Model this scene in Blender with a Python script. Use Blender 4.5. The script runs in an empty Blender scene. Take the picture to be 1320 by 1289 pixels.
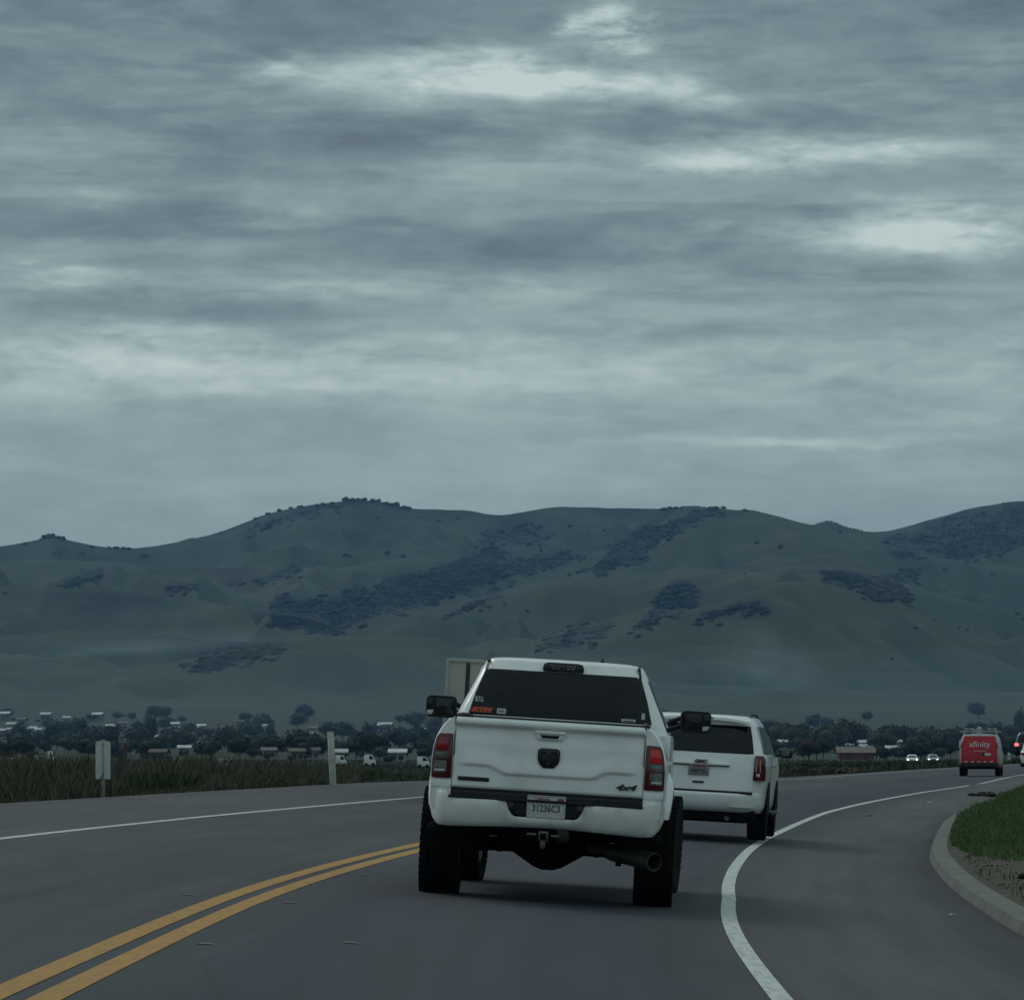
import bpy, bmesh, math, random
import numpy as np
from mathutils import Vector, Matrix

random.seed(7)
R = math.radians
scene = bpy.context.scene
COL = scene.collection

# ------------------------------------------------------------------ camera
CAM_H = 1.35
HAZE_D, HAZE_C, SMOKE_D = 5.2e-5, (.31, .56, 1.0), 1.0e-2
cam_d = bpy.data.cameras.new('camera')
cam_d.lens = 163.6
cam_d.sensor_width = 36.0
cam_d.sensor_fit = 'HORIZONTAL'
cam_d.clip_start = 0.5
cam_d.clip_end = 30000
cam = bpy.data.objects.new('camera', cam_d)
COL.objects.link(cam)
cam.location = (0, 0, CAM_H)
cam.rotation_euler = (R(90 + 3.01), 0, 0)
scene.camera = cam

# ------------------------------------------------------------------ sky, sun, exposure
SUN_EL, SUN_AZ = R(40), R(318)          # azimuth clockwise from the driving direction
world = bpy.data.worlds.new('World')
scene.world = world
world.use_nodes = True
nt = world.node_tree
nt.nodes.clear()


def NEW(t, **kw):
    n = nt.nodes.new(t)
    for k, v in kw.items():
        setattr(n, k, v)
    return n


def LK(a, b):
    nt.links.new(a, b)


def mth(op, a, b=None, c=None):
    n = NEW('ShaderNodeMath', operation=op)
    for i, v in enumerate((a, b, c)):
        if v is None:
            continue
        if isinstance(v, (int, float)):
            n.inputs[i].default_value = v
        else:
            LK(v, n.inputs[i])
    return n.outputs[0]


w_out = NEW('ShaderNodeOutputWorld')
w_bg = NEW('ShaderNodeBackground')
w_bg.inputs['Strength'].default_value = 0.10
LK(w_bg.outputs[0], w_out.inputs['Surface'])
w_sky = NEW('ShaderNodeTexSky', sky_type='NISHITA', sun_disc=False)
w_sky.sun_elevation = SUN_EL
w_sky.sun_rotation = SUN_AZ
w_sky.dust_density = 2.0
w_tc = NEW('ShaderNodeTexCoord')
w_sep = NEW('ShaderNodeSeparateXYZ')
LK(w_tc.outputs['Generated'], w_sep.inputs[0])
w_az = mth('ARCTAN2', w_sep.outputs[0], w_sep.outputs[1])
w_el = mth('ARCSINE', w_sep.outputs[2])


def wnoise(sx, sz, detail, rough, off=0.0, dist=0.0):
    mp = NEW('ShaderNodeMapping')
    mp.inputs['Scale'].default_value = (sx, sx, sz)
    mp.inputs['Location'].default_value = (off, off * .7, off * 1.3)
    LK(w_tc.outputs['Generated'], mp.inputs[0])
    n = NEW('ShaderNodeTexNoise')
    n.inputs['Scale'].default_value = 1.0
    n.inputs['Detail'].default_value = detail
    n.inputs['Roughness'].default_value = rough
    n.inputs['Distortion'].default_value = dist
    LK(mp.outputs[0], n.inputs['Vector'])
    return mth('SUBTRACT', n.outputs['Fac'], 0.5)


# cloud layer: broken stratus drawn in azimuth / elevation, edges torn by two warps
w1 = wnoise(24, 74, 8, .66, 3.1)
w2 = wnoise(26, 80, 8, .66, 9.4)
az_w = mth('ADD', w_az, mth('MULTIPLY', w1, .044))
el_w = mth('ADD', w_el, mth('MULTIPLY', w2, .012))
puff = wnoise(36, 112, 7, .56, 1.7, .3)
roll = wnoise(8, 46, 4, .5, 5.2)
# the sheet is smoother towards the horizon
w_sm = NEW('ShaderNodeMapRange', interpolation_type='SMOOTHSTEP')
w_sm.inputs['From Min'].default_value = .055
w_sm.inputs['From Max'].default_value = .115
w_sm.inputs['To Min'].default_value = .35
w_sm.inputs['To Max'].default_value = 1.0
LK(w_el, w_sm.inputs['Value'])
fine = wnoise(95, 270, 6, .6, 7.7, .5)
tex = mth('ADD', mth('ADD', mth('MULTIPLY', puff, .66), mth('MULTIPLY', roll, .45)), mth('MULTIPLY', fine, .34))
deck_n = wnoise(13, 74, 8, .58, 12.3, .2)
w_dk = NEW('ShaderNodeMapRange', interpolation_type='SMOOTHSTEP')
w_dk.inputs['From Min'].default_value = -.05
w_dk.inputs['From Max'].default_value = .07
w_dk.inputs['To Min'].default_value = -.09
w_dk.inputs['To Max'].default_value = .09
LK(deck_n, w_dk.inputs['Value'])
tex = mth('ADD', tex, w_dk.outputs[0])
# long flat layers with firm lower edges
deck_b = wnoise(9, 88, 7, .58, 21.9, .25)
w_db = NEW('ShaderNodeMapRange', interpolation_type='SMOOTHSTEP')
w_db.inputs['From Min'].default_value = -.03
w_db.inputs['From Max'].default_value = .045
w_db.inputs['To Min'].default_value = -.06
w_db.inputs['To Max'].default_value = .06
LK(deck_b, w_db.inputs['Value'])
tex = mth('ADD', tex, w_db.outputs[0])
val = mth('ADD', .70, mth('MULTIPLY', tex, w_sm.outputs[0]))
lit = 0.0
for (px, py, sx, sy, amp) in [
    (150, 60, 330, 80, -0.24), (1130, 30, 330, 90, -0.31), (640, -20, 900, 50, -0.19),
    (600, 95, 190, 30, 0.59), (795, 42, 46, 26, 1.0), (720, 100, 110, 22, 0.48), (900, 118, 70, 24, 0.45),
    (350, 90, 40, 14, 0.36), (560, 165, 330, 26, -0.24), (965, 160, 130, 16, -0.29),
    (1080, 200, 140, 18, 0.42), (880, 203, 180, 18, 0.31), (1170, 240, 240, 24, -0.26), (250, 215, 420, 70, -0.17),
    (150, 305, 420, 36, -0.29), (690, 330, 210, 24, -0.24), (1220, 300, 170, 20, 0.64), (1050, 290, 150, 34, 0.16),
    (370, 285, 60, 14, 0.20), (130, 255, 50, 10, 0.14), (110, 357, 120, 11, 0.31), (520, 373, 260, 17, 0.20),
    (150, 398, 310, 20, -0.29), (620, 425, 300, 16, -0.10), (1120, 358, 120, 20, -0.24), (960, 430, 220, 14, -0.14),
    (150, 465, 260, 42, 0.48), (210, 508, 130, 14, 0.16), (700, 490, 900, 48, 0.31), (1230, 545, 170, 20, 0.20),
    (1020, 572, 170, 6, 0.31), (180, 575, 320, 34, -0.06), (660, 610, 1600, 70, 0.14)]:
    a = mth('DIVIDE', mth('SUBTRACT', az_w, (px - 660) / 6000), sx / 6000)
    b = mth('DIVIDE', mth('SUBTRACT', el_w, (960 - py) / 6000), sy / 6000)
    g = mth('EXPONENT', mth('MULTIPLY', mth('ADD', mth('MULTIPLY', a, a), mth('MULTIPLY', b, b)), -1.0))
    if amp > 0:
        lit = mth('MULTIPLY_ADD', g, amp, lit)
    else:
        val = mth('MULTIPLY_ADD', g, amp, val)
# gaps of brighter cloud are broken by the same puffs
brk = mth('MAXIMUM', mth('MULTIPLY_ADD', mth('ADD', puff, mth('MULTIPLY', fine, .6)), 3.0, 1.0), .15)
val = mth('MULTIPLY_ADD', lit, mth('ADD', mth('MULTIPLY', mth('SUBTRACT', brk, 1.0), w_sm.outputs[0]), 1.0), val)
# overcast skies brighten smoothly towards the zenith
w_z = NEW('ShaderNodeMapRange', interpolation_type='SMOOTHSTEP')
w_z.inputs['From Min'].default_value = .18
w_z.inputs['From Max'].default_value = 1.1
w_z.inputs['To Max'].default_value = .42
LK(w_el, w_z.inputs['Value'])
val = mth('ADD', val, w_z.outputs[0])
w_ramp = NEW('ShaderNodeValToRGB')
cr = w_ramp.color_ramp
SKYCOL = [(0.0, (.075, .108, .125)), (.20, (.128, .180, .206)), (.35, (.182, .250, .270)), (.55, (.270, .360, .366)),
          (.75, (.395, .502, .499)), (1.0, (.56, .67, .645))]
while len(cr.elements) < len(SKYCOL):
    cr.elements.new(.5)
for e, (p, c) in zip(cr.elements, SKYCOL):
    e.position = p
    e.color = (*c, 1)
LK(mth('MULTIPLY', val, .70), w_ramp.inputs[0])
w_sc = NEW('ShaderNodeVectorMath', operation='SCALE')
w_sc.inputs['Scale'].default_value = 10.0       # the Background's strength is 0.1
LK(w_ramp.outputs[0], w_sc.inputs[0])
w_mix = NEW('ShaderNodeMix', data_type='RGBA')
w_mix.inputs['Factor'].default_value = .95
LK(w_sky.outputs[0], w_mix.inputs['A'])
LK(w_sc.outputs[0], w_mix.inputs['B'])
LK(w_mix.outputs['Result'], w_bg.inputs['Color'])

sun_d = bpy.data.lights.new('sun', 'SUN')
sun_d.energy = 0.65
sun_d.angle = R(24)
sun_d.color = (1.0, .96, .90)
sun = bpy.data.objects.new('sun', sun_d)
COL.objects.link(sun)
sv = Vector((math.sin(SUN_AZ) * math.cos(SUN_EL), math.cos(SUN_AZ) * math.cos(SUN_EL), math.sin(SUN_EL)))
sun.rotation_euler = sv.to_track_quat('Z', 'Y').to_euler()

vs = scene.view_settings
vs.view_transform = 'Standard'
vs.look = 'None'
vs.exposure = 0.0
vs.gamma = 1.0
vs.use_curve_mapping = False
scene.render.engine = 'CYCLES'
scene.cycles.use_denoising = True
scene.cycles.max_bounces = 8
scene.cycles.volume_bounces = 1
scene.cycles.sample_clamp_indirect = 4.0


# ------------------------------------------------------------------ helpers
class MB:
    """collects points and faces, then links them as ONE mesh object"""

    def __init__(s):
        s.v, s.f, s.uv = [], [], None

    def add(s, vs_, fs_):
        o = len(s.v)
        s.v += [tuple(p) for p in vs_]
        s.f += [tuple(i + o for i in f) for f in fs_]
        return s

    def box(s, c, d, rz=0.0, rx=0.0, ry=0.0):
        m = Matrix.Rotation(rz, 3, 'Z') @ Matrix.Rotation(ry, 3, 'Y') @ Matrix.Rotation(rx, 3, 'X')
        p = [Vector(c) + m @ Vector((x * d[0] / 2, y * d[1] / 2, z * d[2] / 2)) for x in (-1, 1) for y in (-1, 1) for z in (-1, 1)]
        return s.add(p, [(0, 1, 3, 2), (4, 6, 7, 5), (0, 4, 5, 1), (2, 3, 7, 6), (0, 2, 6, 4), (1, 5, 7, 3)])

    def grid(s, rows, wrap=False):
        n = len(rows[0])
        fs = []
        for i in range(len(rows) - 1):
            for j in range(n if wrap else n - 1):
                k = (j + 1) % n
                fs.append((i * n + j, i * n + k, (i + 1) * n + k, (i + 1) * n + j))
        return s.add([p for r in rows for p in r], fs)

    def loft(s, rings, cap=True):
        n = len(rings[0])
        o = len(s.v)
        s.grid(rings, True)
        if cap:
            s.f.append(tuple(o + i for i in reversed(range(n))))
            s.f.append(tuple(o + (len(rings) - 1) * n + i for i in range(n)))
        return s

    def prism(s, pts, a, b, axis='y'):
        def P(u, v, t):
            return {'y': (u, t, v), 'x': (t, u, v), 'z': (u, v, t)}[axis]
        n = len(pts)
        o = len(s.v)
        s.add([P(u, v, a) for u, v in pts] + [P(u, v, b) for u, v in pts],
              [(i, (i + 1) % n, (i + 1) % n + n, i + n) for i in range(n)])
        s.f.append(tuple(o + i for i in reversed(range(n))))
        s.f.append(tuple(o + n + i for i in range(n)))
        return s

    def tube(s, path, rad, n=10, cap=True):
        path = [Vector(p) for p in path]
        rad = rad if isinstance(rad, (list, tuple)) else [rad] * len(path)
        rings = []
        for i, p in enumerate(path):
            d = (path[min(i + 1, len(path) - 1)] - path[max(i - 1, 0)]).normalized()
            u = d.cross(Vector((0, 0, 1)))
            if u.length < 1e-3:
                u = d.cross(Vector((0, 1, 0)))
            u.normalize()
            w = u.cross(d)
            rings.append([p + (u * math.cos(t) + w * math.sin(t)) * rad[i] for t in (2 * math.pi * k / n for k in range(n))])
        return s.loft(rings, cap)

    def lathe(s, prof, c=(0, 0, 0), axis='x', n=40):
        """prof: (radius, offset along axis)"""
        rings = []
        for r, t in prof:
            ring = []
            for k in range(n):
                a = 2 * math.pi * k / n
                p = {'x': (t, r * math.cos(a), r * math.sin(a)), 'y': (r * math.cos(a), t, r * math.sin(a)), 'z': (r * math.cos(a), r * math.sin(a), t)}[axis]
                ring.append((p[0] + c[0], p[1] + c[1], p[2] + c[2]))
            rings.append(ring)
        return s.loft(rings)

    def ball(s, c, d, nu=12, nv=8):
        rings = []
        for i in range(nv + 1):
            t = -math.pi / 2 + math.pi * (i + .02 if i == 0 else i - .02 if i == nv else i) / nv
            rings.append([(c[0] + d[0] * math.cos(t) * math.cos(a), c[1] + d[1] * math.cos(t) * math.sin(a), c[2] + d[2] * math.sin(t))
                          for a in (2 * math.pi * k / nu for k in range(nu))])
        return s.loft(rings)

    def build(s, name, mat, parent=None, bevel=0.0, seg=2, smooth=35, loc=None, normals=True):
        me = bpy.data.meshes.new(name)
        me.from_pydata(s.v, [], s.f)
        if normals or bevel:
            bm = bmesh.new()
            bm.from_mesh(me)
            if normals:
                bmesh.ops.recalc_face_normals(bm, faces=bm.faces)
            if bevel:
                es = [e for e in bm.edges if len(e.link_faces) == 2 and e.calc_face_angle(0) > R(28)]
                bmesh.ops.bevel(bm, geom=es, offset=bevel, segments=seg, affect='EDGES', profile=.5, clamp_overlap=True)
            bm.to_mesh(me)
            bm.free()
        if smooth:
            me.polygons.foreach_set('use_smooth', [True] * len(me.polygons))
            me.set_sharp_from_angle(angle=R(smooth))
        return link(name, me, mat, parent, loc)


def link(name, me, mat, parent=None, loc=None):
    if mat is not None and not me.materials:
        me.materials.append(mat)
    o = bpy.data.objects.new(name, me)
    COL.objects.link(o)
    if parent is not None:
        o.parent = parent
    if loc is not None:
        o.location = loc
    return o


def mesh_np(name, v, f, mat, smooth=False, parent=None):
    """v (N,3) array, f (M,k) index array -> one mesh object, quickly"""
    v = np.asarray(v, np.float32)
    f = np.asarray(f, np.int32)
    k = f.shape[1]
    me = bpy.data.meshes.new(name)
    me.vertices.add(len(v))
    me.vertices.foreach_set('co', v.ravel())
    me.loops.add(f.size)
    me.loops.foreach_set('vertex_index', f.ravel())
    me.polygons.add(len(f))
    me.polygons.foreach_set('loop_start', np.arange(0, f.size, k, dtype=np.int32))
    me.polygons.foreach_set('loop_total', np.full(len(f), k, np.int32))
    me.update(calc_edges=True)
    if smooth:
        me.polygons.foreach_set('use_smooth', np.ones(len(f), bool))
    return link(name, me, mat, parent)


def thing(name, label, cat, loc=(0, 0, 0), rot=(0, 0, 0), group=None):
    o = bpy.data.objects.new(name, None)
    COL.objects.link(o)
    o.location = loc
    o.rotation_euler = rot
    return tag(o, label, cat, group)


def tag(o, label, cat, group=None):
    o['label'] = label
    o['category'] = cat
    if group:
        o['group'] = group
    return o


def kind(o, k, label=None):
    o['kind'] = k
    if label:
        o['label'] = label
    return o


def text(name, body, size, mat, parent, loc, rot=(R(90), 0, 0), ext=.004, bold=0.0, shear=0.0, sx=1.0):
    cu = bpy.data.curves.new(name, 'FONT')
    cu.body = body
    cu.size = size
    cu.extrude = ext
    cu.offset = bold
    cu.shear = shear
    cu.align_x = 'CENTER'
    cu.align_y = 'CENTER'
    cu.resolution_u = 3
    tmp = bpy.data.objects.new(name, cu)
    COL.objects.link(tmp)
    dg = bpy.context.evaluated_depsgraph_get()
    me = bpy.data.meshes.new_from_object(tmp.evaluated_get(dg))
    bpy.data.objects.remove(tmp)
    bpy.data.curves.remove(cu)
    me.materials.clear()
    me.name = name
    o = link(name, me, mat, parent, loc)
    o.rotation_euler = rot
    o.scale = (sx, 1, 1)
    return o


def lerp_tab(tab, x):
    if x <= tab[0][0]:
        return tab[0][1]
    for (a, b), (c, d) in zip(tab, tab[1:]):
        if x <= c:
            return b + (d - b) * (x - a) / (c - a)
    return tab[-1][1]


def sstep(a, b, x):
    t = np.clip((x - a) / (b - a), 0, 1)
    return t * t * (3 - 2 * t)


# ------------------------------------------------------------------ materials
def pmat(name, col, rough=.6, metal=0.0, spec=.5, coat=0.0, emit=None, estr=0.0):
    m = bpy.data.materials.new(name)
    m.use_nodes = True
    p = m.node_tree.nodes['Principled BSDF']
    p.inputs['Base Color'].default_value = (*col, 1)
    p.inputs['Roughness'].default_value = rough
    p.inputs['Metallic'].default_value = metal
    p.inputs['Specular IOR Level'].default_value = spec
    p.inputs['Coat Weight'].default_value = coat
    p.inputs['Coat Roughness'].default_value = .08
    if emit:
        p.inputs['Emission Color'].default_value = (*emit, 1)
        p.inputs['Emission Strength'].default_value = estr
    return m


def noisy(name, cols, scale=1.0, rough=.8, detail=6, lo=.35, hi=.65, bump=0.0, bump_scale=None, coords='Object', stretch=(1, 1, 1), spec=.3, metal=0.0, coat=0.0, rand=0.0):
    """a material whose colour wanders between the given colours with a noise"""
    m = pmat(name, cols[0], rough, metal, spec, coat)
    t = m.node_tree
    p = t.nodes['Principled BSDF']
    tc = t.nodes.new('ShaderNodeTexCoord')
    mp = t.nodes.new('ShaderNodeMapping')
    mp.inputs['Scale'].default_value = stretch
    if coords == 'World':
        g = t.nodes.new('ShaderNodeNewGeometry')
        t.links.new(g.outputs['Position'], mp.inputs[0])
    else:
        t.links.new(tc.outputs[coords], mp.inputs[0])
    n = t.nodes.new('ShaderNodeTexNoise')
    n.inputs['Scale'].default_value = scale
    n.inputs['Detail'].default_value = detail
    n.inputs['Roughness'].default_value = .6
    t.links.new(mp.outputs[0], n.inputs['Vector'])
    fac = n.outputs['Fac']
    if rand:
        oi = t.nodes.new('ShaderNodeObjectInfo')
        a = t.nodes.new('ShaderNodeMath')
        a.operation = 'MULTIPLY_ADD'
        t.links.new(oi.outputs['Random'], a.inputs[0])
        a.inputs[1].default_value = rand
        t.links.new(fac, a.inputs[2])
        b = t.nodes.new('ShaderNodeMath')
        b.operation = 'SUBTRACT'
        t.links.new(a.outputs[0], b.inputs[0])
        b.inputs[1].default_value = rand / 2
        fac = b.outputs[0]
    r = t.nodes.new('ShaderNodeValToRGB')
    while len(r.color_ramp.elements) < len(cols):
        r.color_ramp.elements.new(.5)
    for i, (e, c) in enumerate(zip(r.color_ramp.elements, cols)):
        e.position = lo + (hi - lo) * i / max(1, len(cols) - 1)
        e.color = (*c, 1)
    t.links.new(fac, r.inputs[0])
    t.links.new(r.outputs[0], p.inputs['Base Color'])
    if bump:
        n2 = t.nodes.new('ShaderNodeTexNoise')
        n2.inputs['Scale'].default_value = bump_scale or scale * 4
        n2.inputs['Detail'].default_value = 4
        t.links.new(mp.outputs[0], n2.inputs['Vector'])
        bp = t.nodes.new('ShaderNodeBump')
        bp.inputs['Strength'].default_value = bump
        bp.inputs['Distance'].default_value = .02
        t.links.new(n2.outputs['Fac'], bp.inputs['Height'])
        t.links.new(bp.outputs[0], p.inputs['Normal'])
    return m


M = {}
M['white'] = noisy('white_paint', [(.74, .76, .755), (.84, .86, .855), (.88, .90, .895)], 2.2, .24, coat=.6, lo=.3, hi=.6)
M['white_dusty'] = noisy('dusty_white_paint', [(.50, .50, .46), (.70, .71, .69), (.78, .79, .78)], 3.0, .38, coat=.2, lo=.3, hi=.6)
M['glass'] = pmat('tinted_glass', (.004, .006, .009), .05, spec=.27)
M['black'] = noisy('black_plastic', [(.010, .011, .012), (.02, .021, .022)], 6, .55)
M['gloss_black'] = pmat('gloss_black', (.008, .009, .011), .22)
M['under'] = noisy('underbody', [(.004, .004, .004), (.011, .010, .009)], 5, .9, spec=.12)
M['rubber'] = noisy('tyre_rubber', [(.006, .006, .007), (.012, .012, .012)], 8, .95, spec=.12)
M['chrome'] = pmat('chrome', (.55, .56, .57), .2, 1.0)
M['steel'] = noisy('dull_steel', [(.07, .066, .06), (.15, .14, .125)], 7, .5, metal=.8)
M['rim'] = noisy('rim_black', [(.012, .012, .013), (.03, .03, .03)], 8, .4)
M['alloy'] = pmat('alloy', (.35, .36, .37), .35, .9)
M['red_lens'] = pmat('red_lens', (.27, .007, .011), .12, coat=.5)
M['red_bright'] = pmat('red_lens_bright', (.44, .012, .014), .12, coat=.5, emit=(1, .06, .03), estr=.035)
M['dark_red'] = pmat('dark_red_housing', (.085, .004, .008), .15, coat=.4)
M['clear_lens'] = noisy('clear_lens', [(.06, .065, .06), (.20, .21, .20)], 18, .15, coat=.4)
M['lens_white'] = pmat('white_lens', (.55, .57, .56), .15, coat=.4)
M['plate'] = pmat('plate_white', (.55, .55, .56), .4)
M['plate_ink'] = pmat('plate_ink', (.03, .035, .06), .5)
M['plate_red'] = pmat('plate_red', (.30, .04, .06), .5)
M['orange'] = pmat('orange_sticker', (.55, .06, .025), .5)
M['grey_sticker'] = pmat('grey_sticker', (.36, .38, .38), .5)
M['red_paint'] = noisy('red_van_paint', [(.42, .012, .024), (.52, .016, .030)], 1.5, .35, coat=.3)
M['beige_box'] = noisy('beige_panel', [(.33, .32, .295), (.40, .385, .355)], 1.3, .5)
M['silver_paint'] = pmat('silver_paint', (.42, .43, .43), .3, .3, coat=.4)
M['dark_paint'] = pmat('dark_paint', (.012, .014, .02), .3, coat=.4)
M['headlight'] = pmat('lit_headlight', (.8, .8, .8), .2, emit=(.95, 1, 1), estr=2.2)
M['brake_on'] = pmat('lit_brake_lamp', (.5, .02, .02), .2, emit=(1, .05, .06), estr=6.0)
# ------------------------------------------------------------------ the road
ROAD_Y = [-100, 0, 25, 40, 63, 81, 108, 162, 220, 300, 400, 700]
ROAD_X = [-.6, -.6, -.6, -.3, 1.2, 3.0, 6.1, 14.0, 22.2, 36, 54, 110]


def curve(x, xs, ys):
    xs = np.array(xs, float)
    ys = np.array(ys, float)
    h = np.diff(xs)
    d = np.diff(ys) / h
    m = np.zeros_like(xs)
    m[0], m[-1] = d[0], d[-1]
    m[1:-1] = (d[:-1] * h[1:] + d[1:] * h[:-1]) / (h[1:] + h[:-1])
    x = np.clip(x, xs[0], xs[-1])
    i = np.clip(np.searchsorted(xs, x) - 1, 0, len(h) - 1)
    t = (x - xs[i]) / h[i]
    return (2 * t**3 - 3 * t**2 + 1) * ys[i] + (t**3 - 2 * t**2 + t) * h[i] * m[i] + (3 * t**2 - 2 * t**3) * ys[i + 1] + (t**3 - t**2) * h[i] * m[i + 1]


def lane_x(y):
    return curve(y, ROAD_Y, ROAD_X)


def bank(y):
    return .0625 * (1 - sstep(100, 200, np.asarray(y, float)))


def road_z(off, y):
    return -bank(y) * off


def tabf(tab, y):
    return np.interp(y, [t[0] for t in tab], [t[1] for t in tab])


OFF_L = [(0, -8.6), (100, -8.5), (190, -7.2), (225, -5.9), (700, -5.9)]             # left paved edge
OFF_R = [(0, 4.75), (45, 4.65), (65, 4.45), (90, 4.28), (115, 4.25), (145, 3.8), (170, 3.7), (700, 3.7)]   # kerb foot
ys = np.concatenate([np.arange(-60, 20, 8), np.arange(20, 260, 1.0), np.arange(260, 620, 5.0)])
xc_ = lane_x(ys)


def strip(name, offs_l, offs_r, lift, mat, n=1, rows=None):
    """a sheet following the road between two offset tables; UV = (offset from the lane's middle, distance)"""
    yy = ys if rows is None else ys[(ys >= rows[0]) & (ys <= rows[1])]
    a = tabf(offs_l, yy)
    b = tabf(offs_r, yy)
    v, uv = [], []
    for j in range(n + 1):
        o = a + (b - a) * j / n
        v.append(np.stack([lane_x(yy) + o, yy, road_z(o, yy) + lift], 1))
        uv.append(np.stack([o, yy], 1))
    v = np.stack(v, 1).reshape(-1, 3)
    uv = np.stack(uv, 1).reshape(-1, 2)
    m = n + 1
    i, j = np.meshgrid(np.arange(len(yy) - 1), np.arange(n), indexing='ij')
    f = np.stack([i * m + j, i * m + j + 1, (i + 1) * m + j + 1, (i + 1) * m + j], -1).reshape(-1, 4)
    o = mesh_np(name, v, f, mat)
    l = o.data.uv_layers.new(name='lane')
    l.data.foreach_set('uv', uv[f.ravel()].astype(np.float32).ravel())
    return o


def road_material():
    m = pmat('asphalt', (.09, .1, .11), .85, spec=.25)
    t = m.node_tree
    p = t.nodes['Principled BSDF']
    N = lambda ty, **k: (lambda n: ([setattr(n, a, b) for a, b in k.items()], n)[1])(t.nodes.new(ty))
    L = t.links.new
    uv = N('ShaderNodeUVMap', uv_map='lane')
    sep = N('ShaderNodeSeparateXYZ')
    L(uv.outputs[0], sep.inputs[0])

    def noise(scale, stretch, detail=5, rough=.6):
        mp = N('ShaderNodeMapping')
        mp.inputs['Scale'].default_value = stretch
        L(uv.outputs[0], mp.inputs[0])
        n = N('ShaderNodeTexNoise')
        n.inputs['Scale'].default_value = scale
        n.inputs['Detail'].default_value = detail
        n.inputs['Roughness'].default_value = rough
        L(mp.outputs[0], n.inputs['Vector'])
        return n.outputs['Fac']

    def math_(op, a, b=0.0, c=None):
        n = N('ShaderNodeMath', operation=op)
        for i, v in enumerate((a, b, c)):
            if v is None:
                continue
            if isinstance(v, (int, float)):
                n.inputs[i].default_value = v
            else:
                L(v, n.inputs[i])
        return n.outputs[0]
    edge = noise(.8, (1, .15, 1), 4)
    off = math_('ADD', sep.outputs[0], math_('MULTIPLY', math_('SUBTRACT', edge, .5), .5))
    ramp = N('ShaderNodeValToRGB')
    mr = N('ShaderNodeMapRange')
    mr.inputs['From Min'].default_value = -10
    mr.inputs['From Max'].default_value = 6
    L(off, mr.inputs['Value'])
    L(mr.outputs[0], ramp.inputs[0])
    stops = [(-10, (0.0995, 0.0969, 0.0994)), (-8.4, (0.0796, 0.0787, 0.0840)), (-5.9, (0.0743, 0.0749, 0.0824)), (-5.3, (0.0650, 0.0685, 0.0795)),
             (-4.4, (0.0677, 0.0710, 0.0810)), (-3.4, (0.0597, 0.0633, 0.0750)), (-2.3, (0.0664, 0.0697, 0.0780)), (-1.4, (0.0558, 0.0594, 0.0714)), (-.9, (0.0465, 0.0497, 0.0641)),
             (0.0, (0.0517, 0.0549, 0.0677)), (.9, (0.0425, 0.0459, 0.0604)), (1.7, (0.0465, 0.0491, 0.0619)), (2.35, (0.0717, 0.0723, 0.0766)),
             (3.0, (0.0876, 0.0879, 0.0883)), (3.9, (0.0783, 0.0775, 0.0780)), (4.35, (0.0498, 0.0504, 0.0529)), (6, (0.0398, 0.0400, 0.0427))]
    e = ramp.color_ramp.elements
    while len(e) < len(stops):
        e.new(.5)
    for x, (o, c) in zip(e, stops):
        x.position = (o + 10) / 16
        x.color = (*c, 1)
    streak = noise(2.2, (1.6, .05, 1), 6)
    patch = noise(.22, (1, .22, 1), 5)
    grain = noise(38, (1, .5, 1), 3, .7)
    f = math_('ADD', math_('MULTIPLY', math_('SUBTRACT', streak, .5), .8), math_('MULTIPLY', math_('SUBTRACT', patch, .5), .95))
    f = math_('ADD', f, math_('MULTIPLY', math_('SUBTRACT', grain, .5), .75))
    f = math_('ADD', f, 1.0)
    sc = N('ShaderNodeVectorMath', operation='SCALE')
    L(ramp.outputs[0], sc.inputs[0])
    L(f, sc.inputs['Scale'])
    # a few sealed cracks and dark spots
    vor = N('ShaderNodeTexVoronoi', feature='DISTANCE_TO_EDGE')
    mp = N('ShaderNodeMapping')
    mp.inputs['Scale'].default_value = (.16, .035, 1)
    L(uv.outputs[0], mp.inputs[0])
    nz = N('ShaderNodeTexNoise')
    nz.inputs['Scale'].default_value = 2.0
    L(mp.outputs[0], nz.inputs['Vector'])
    mxv = N('ShaderNodeMix', data_type='VECTOR')
    mxv.inputs['Factor'].default_value = .35
    L(mp.outputs[0], mxv.inputs['A'])
    L(nz.outputs['Color'], mxv.inputs['B'])
    L(mxv.outputs['Result'], vor.inputs['Vector'])
    vor.inputs['Scale'].default_value = 1.0
    ck = N('ShaderNodeMapRange')
    ck.inputs['From Max'].default_value = .006
    ck.inputs['To Min'].default_value = .86
    ck.inputs['To Max'].default_value = 1.0
    L(vor.outputs['Distance'], ck.inputs['Value'])
    sc2 = N('ShaderNodeVectorMath', operation='SCALE')
    L(sc.outputs[0], sc2.inputs[0])
    L(ck.outputs[0], sc2.inputs['Scale'])
    L(sc2.outputs[0], p.inputs['Base Color'])
    bp = N('ShaderNodeBump')
    bp.inputs['Strength'].default_value = .25
    bp.inputs['Distance'].default_value = .01
    L(grain, bp.inputs['Height'])
    L(bp.outputs[0], p.inputs['Normal'])
    return m


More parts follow.
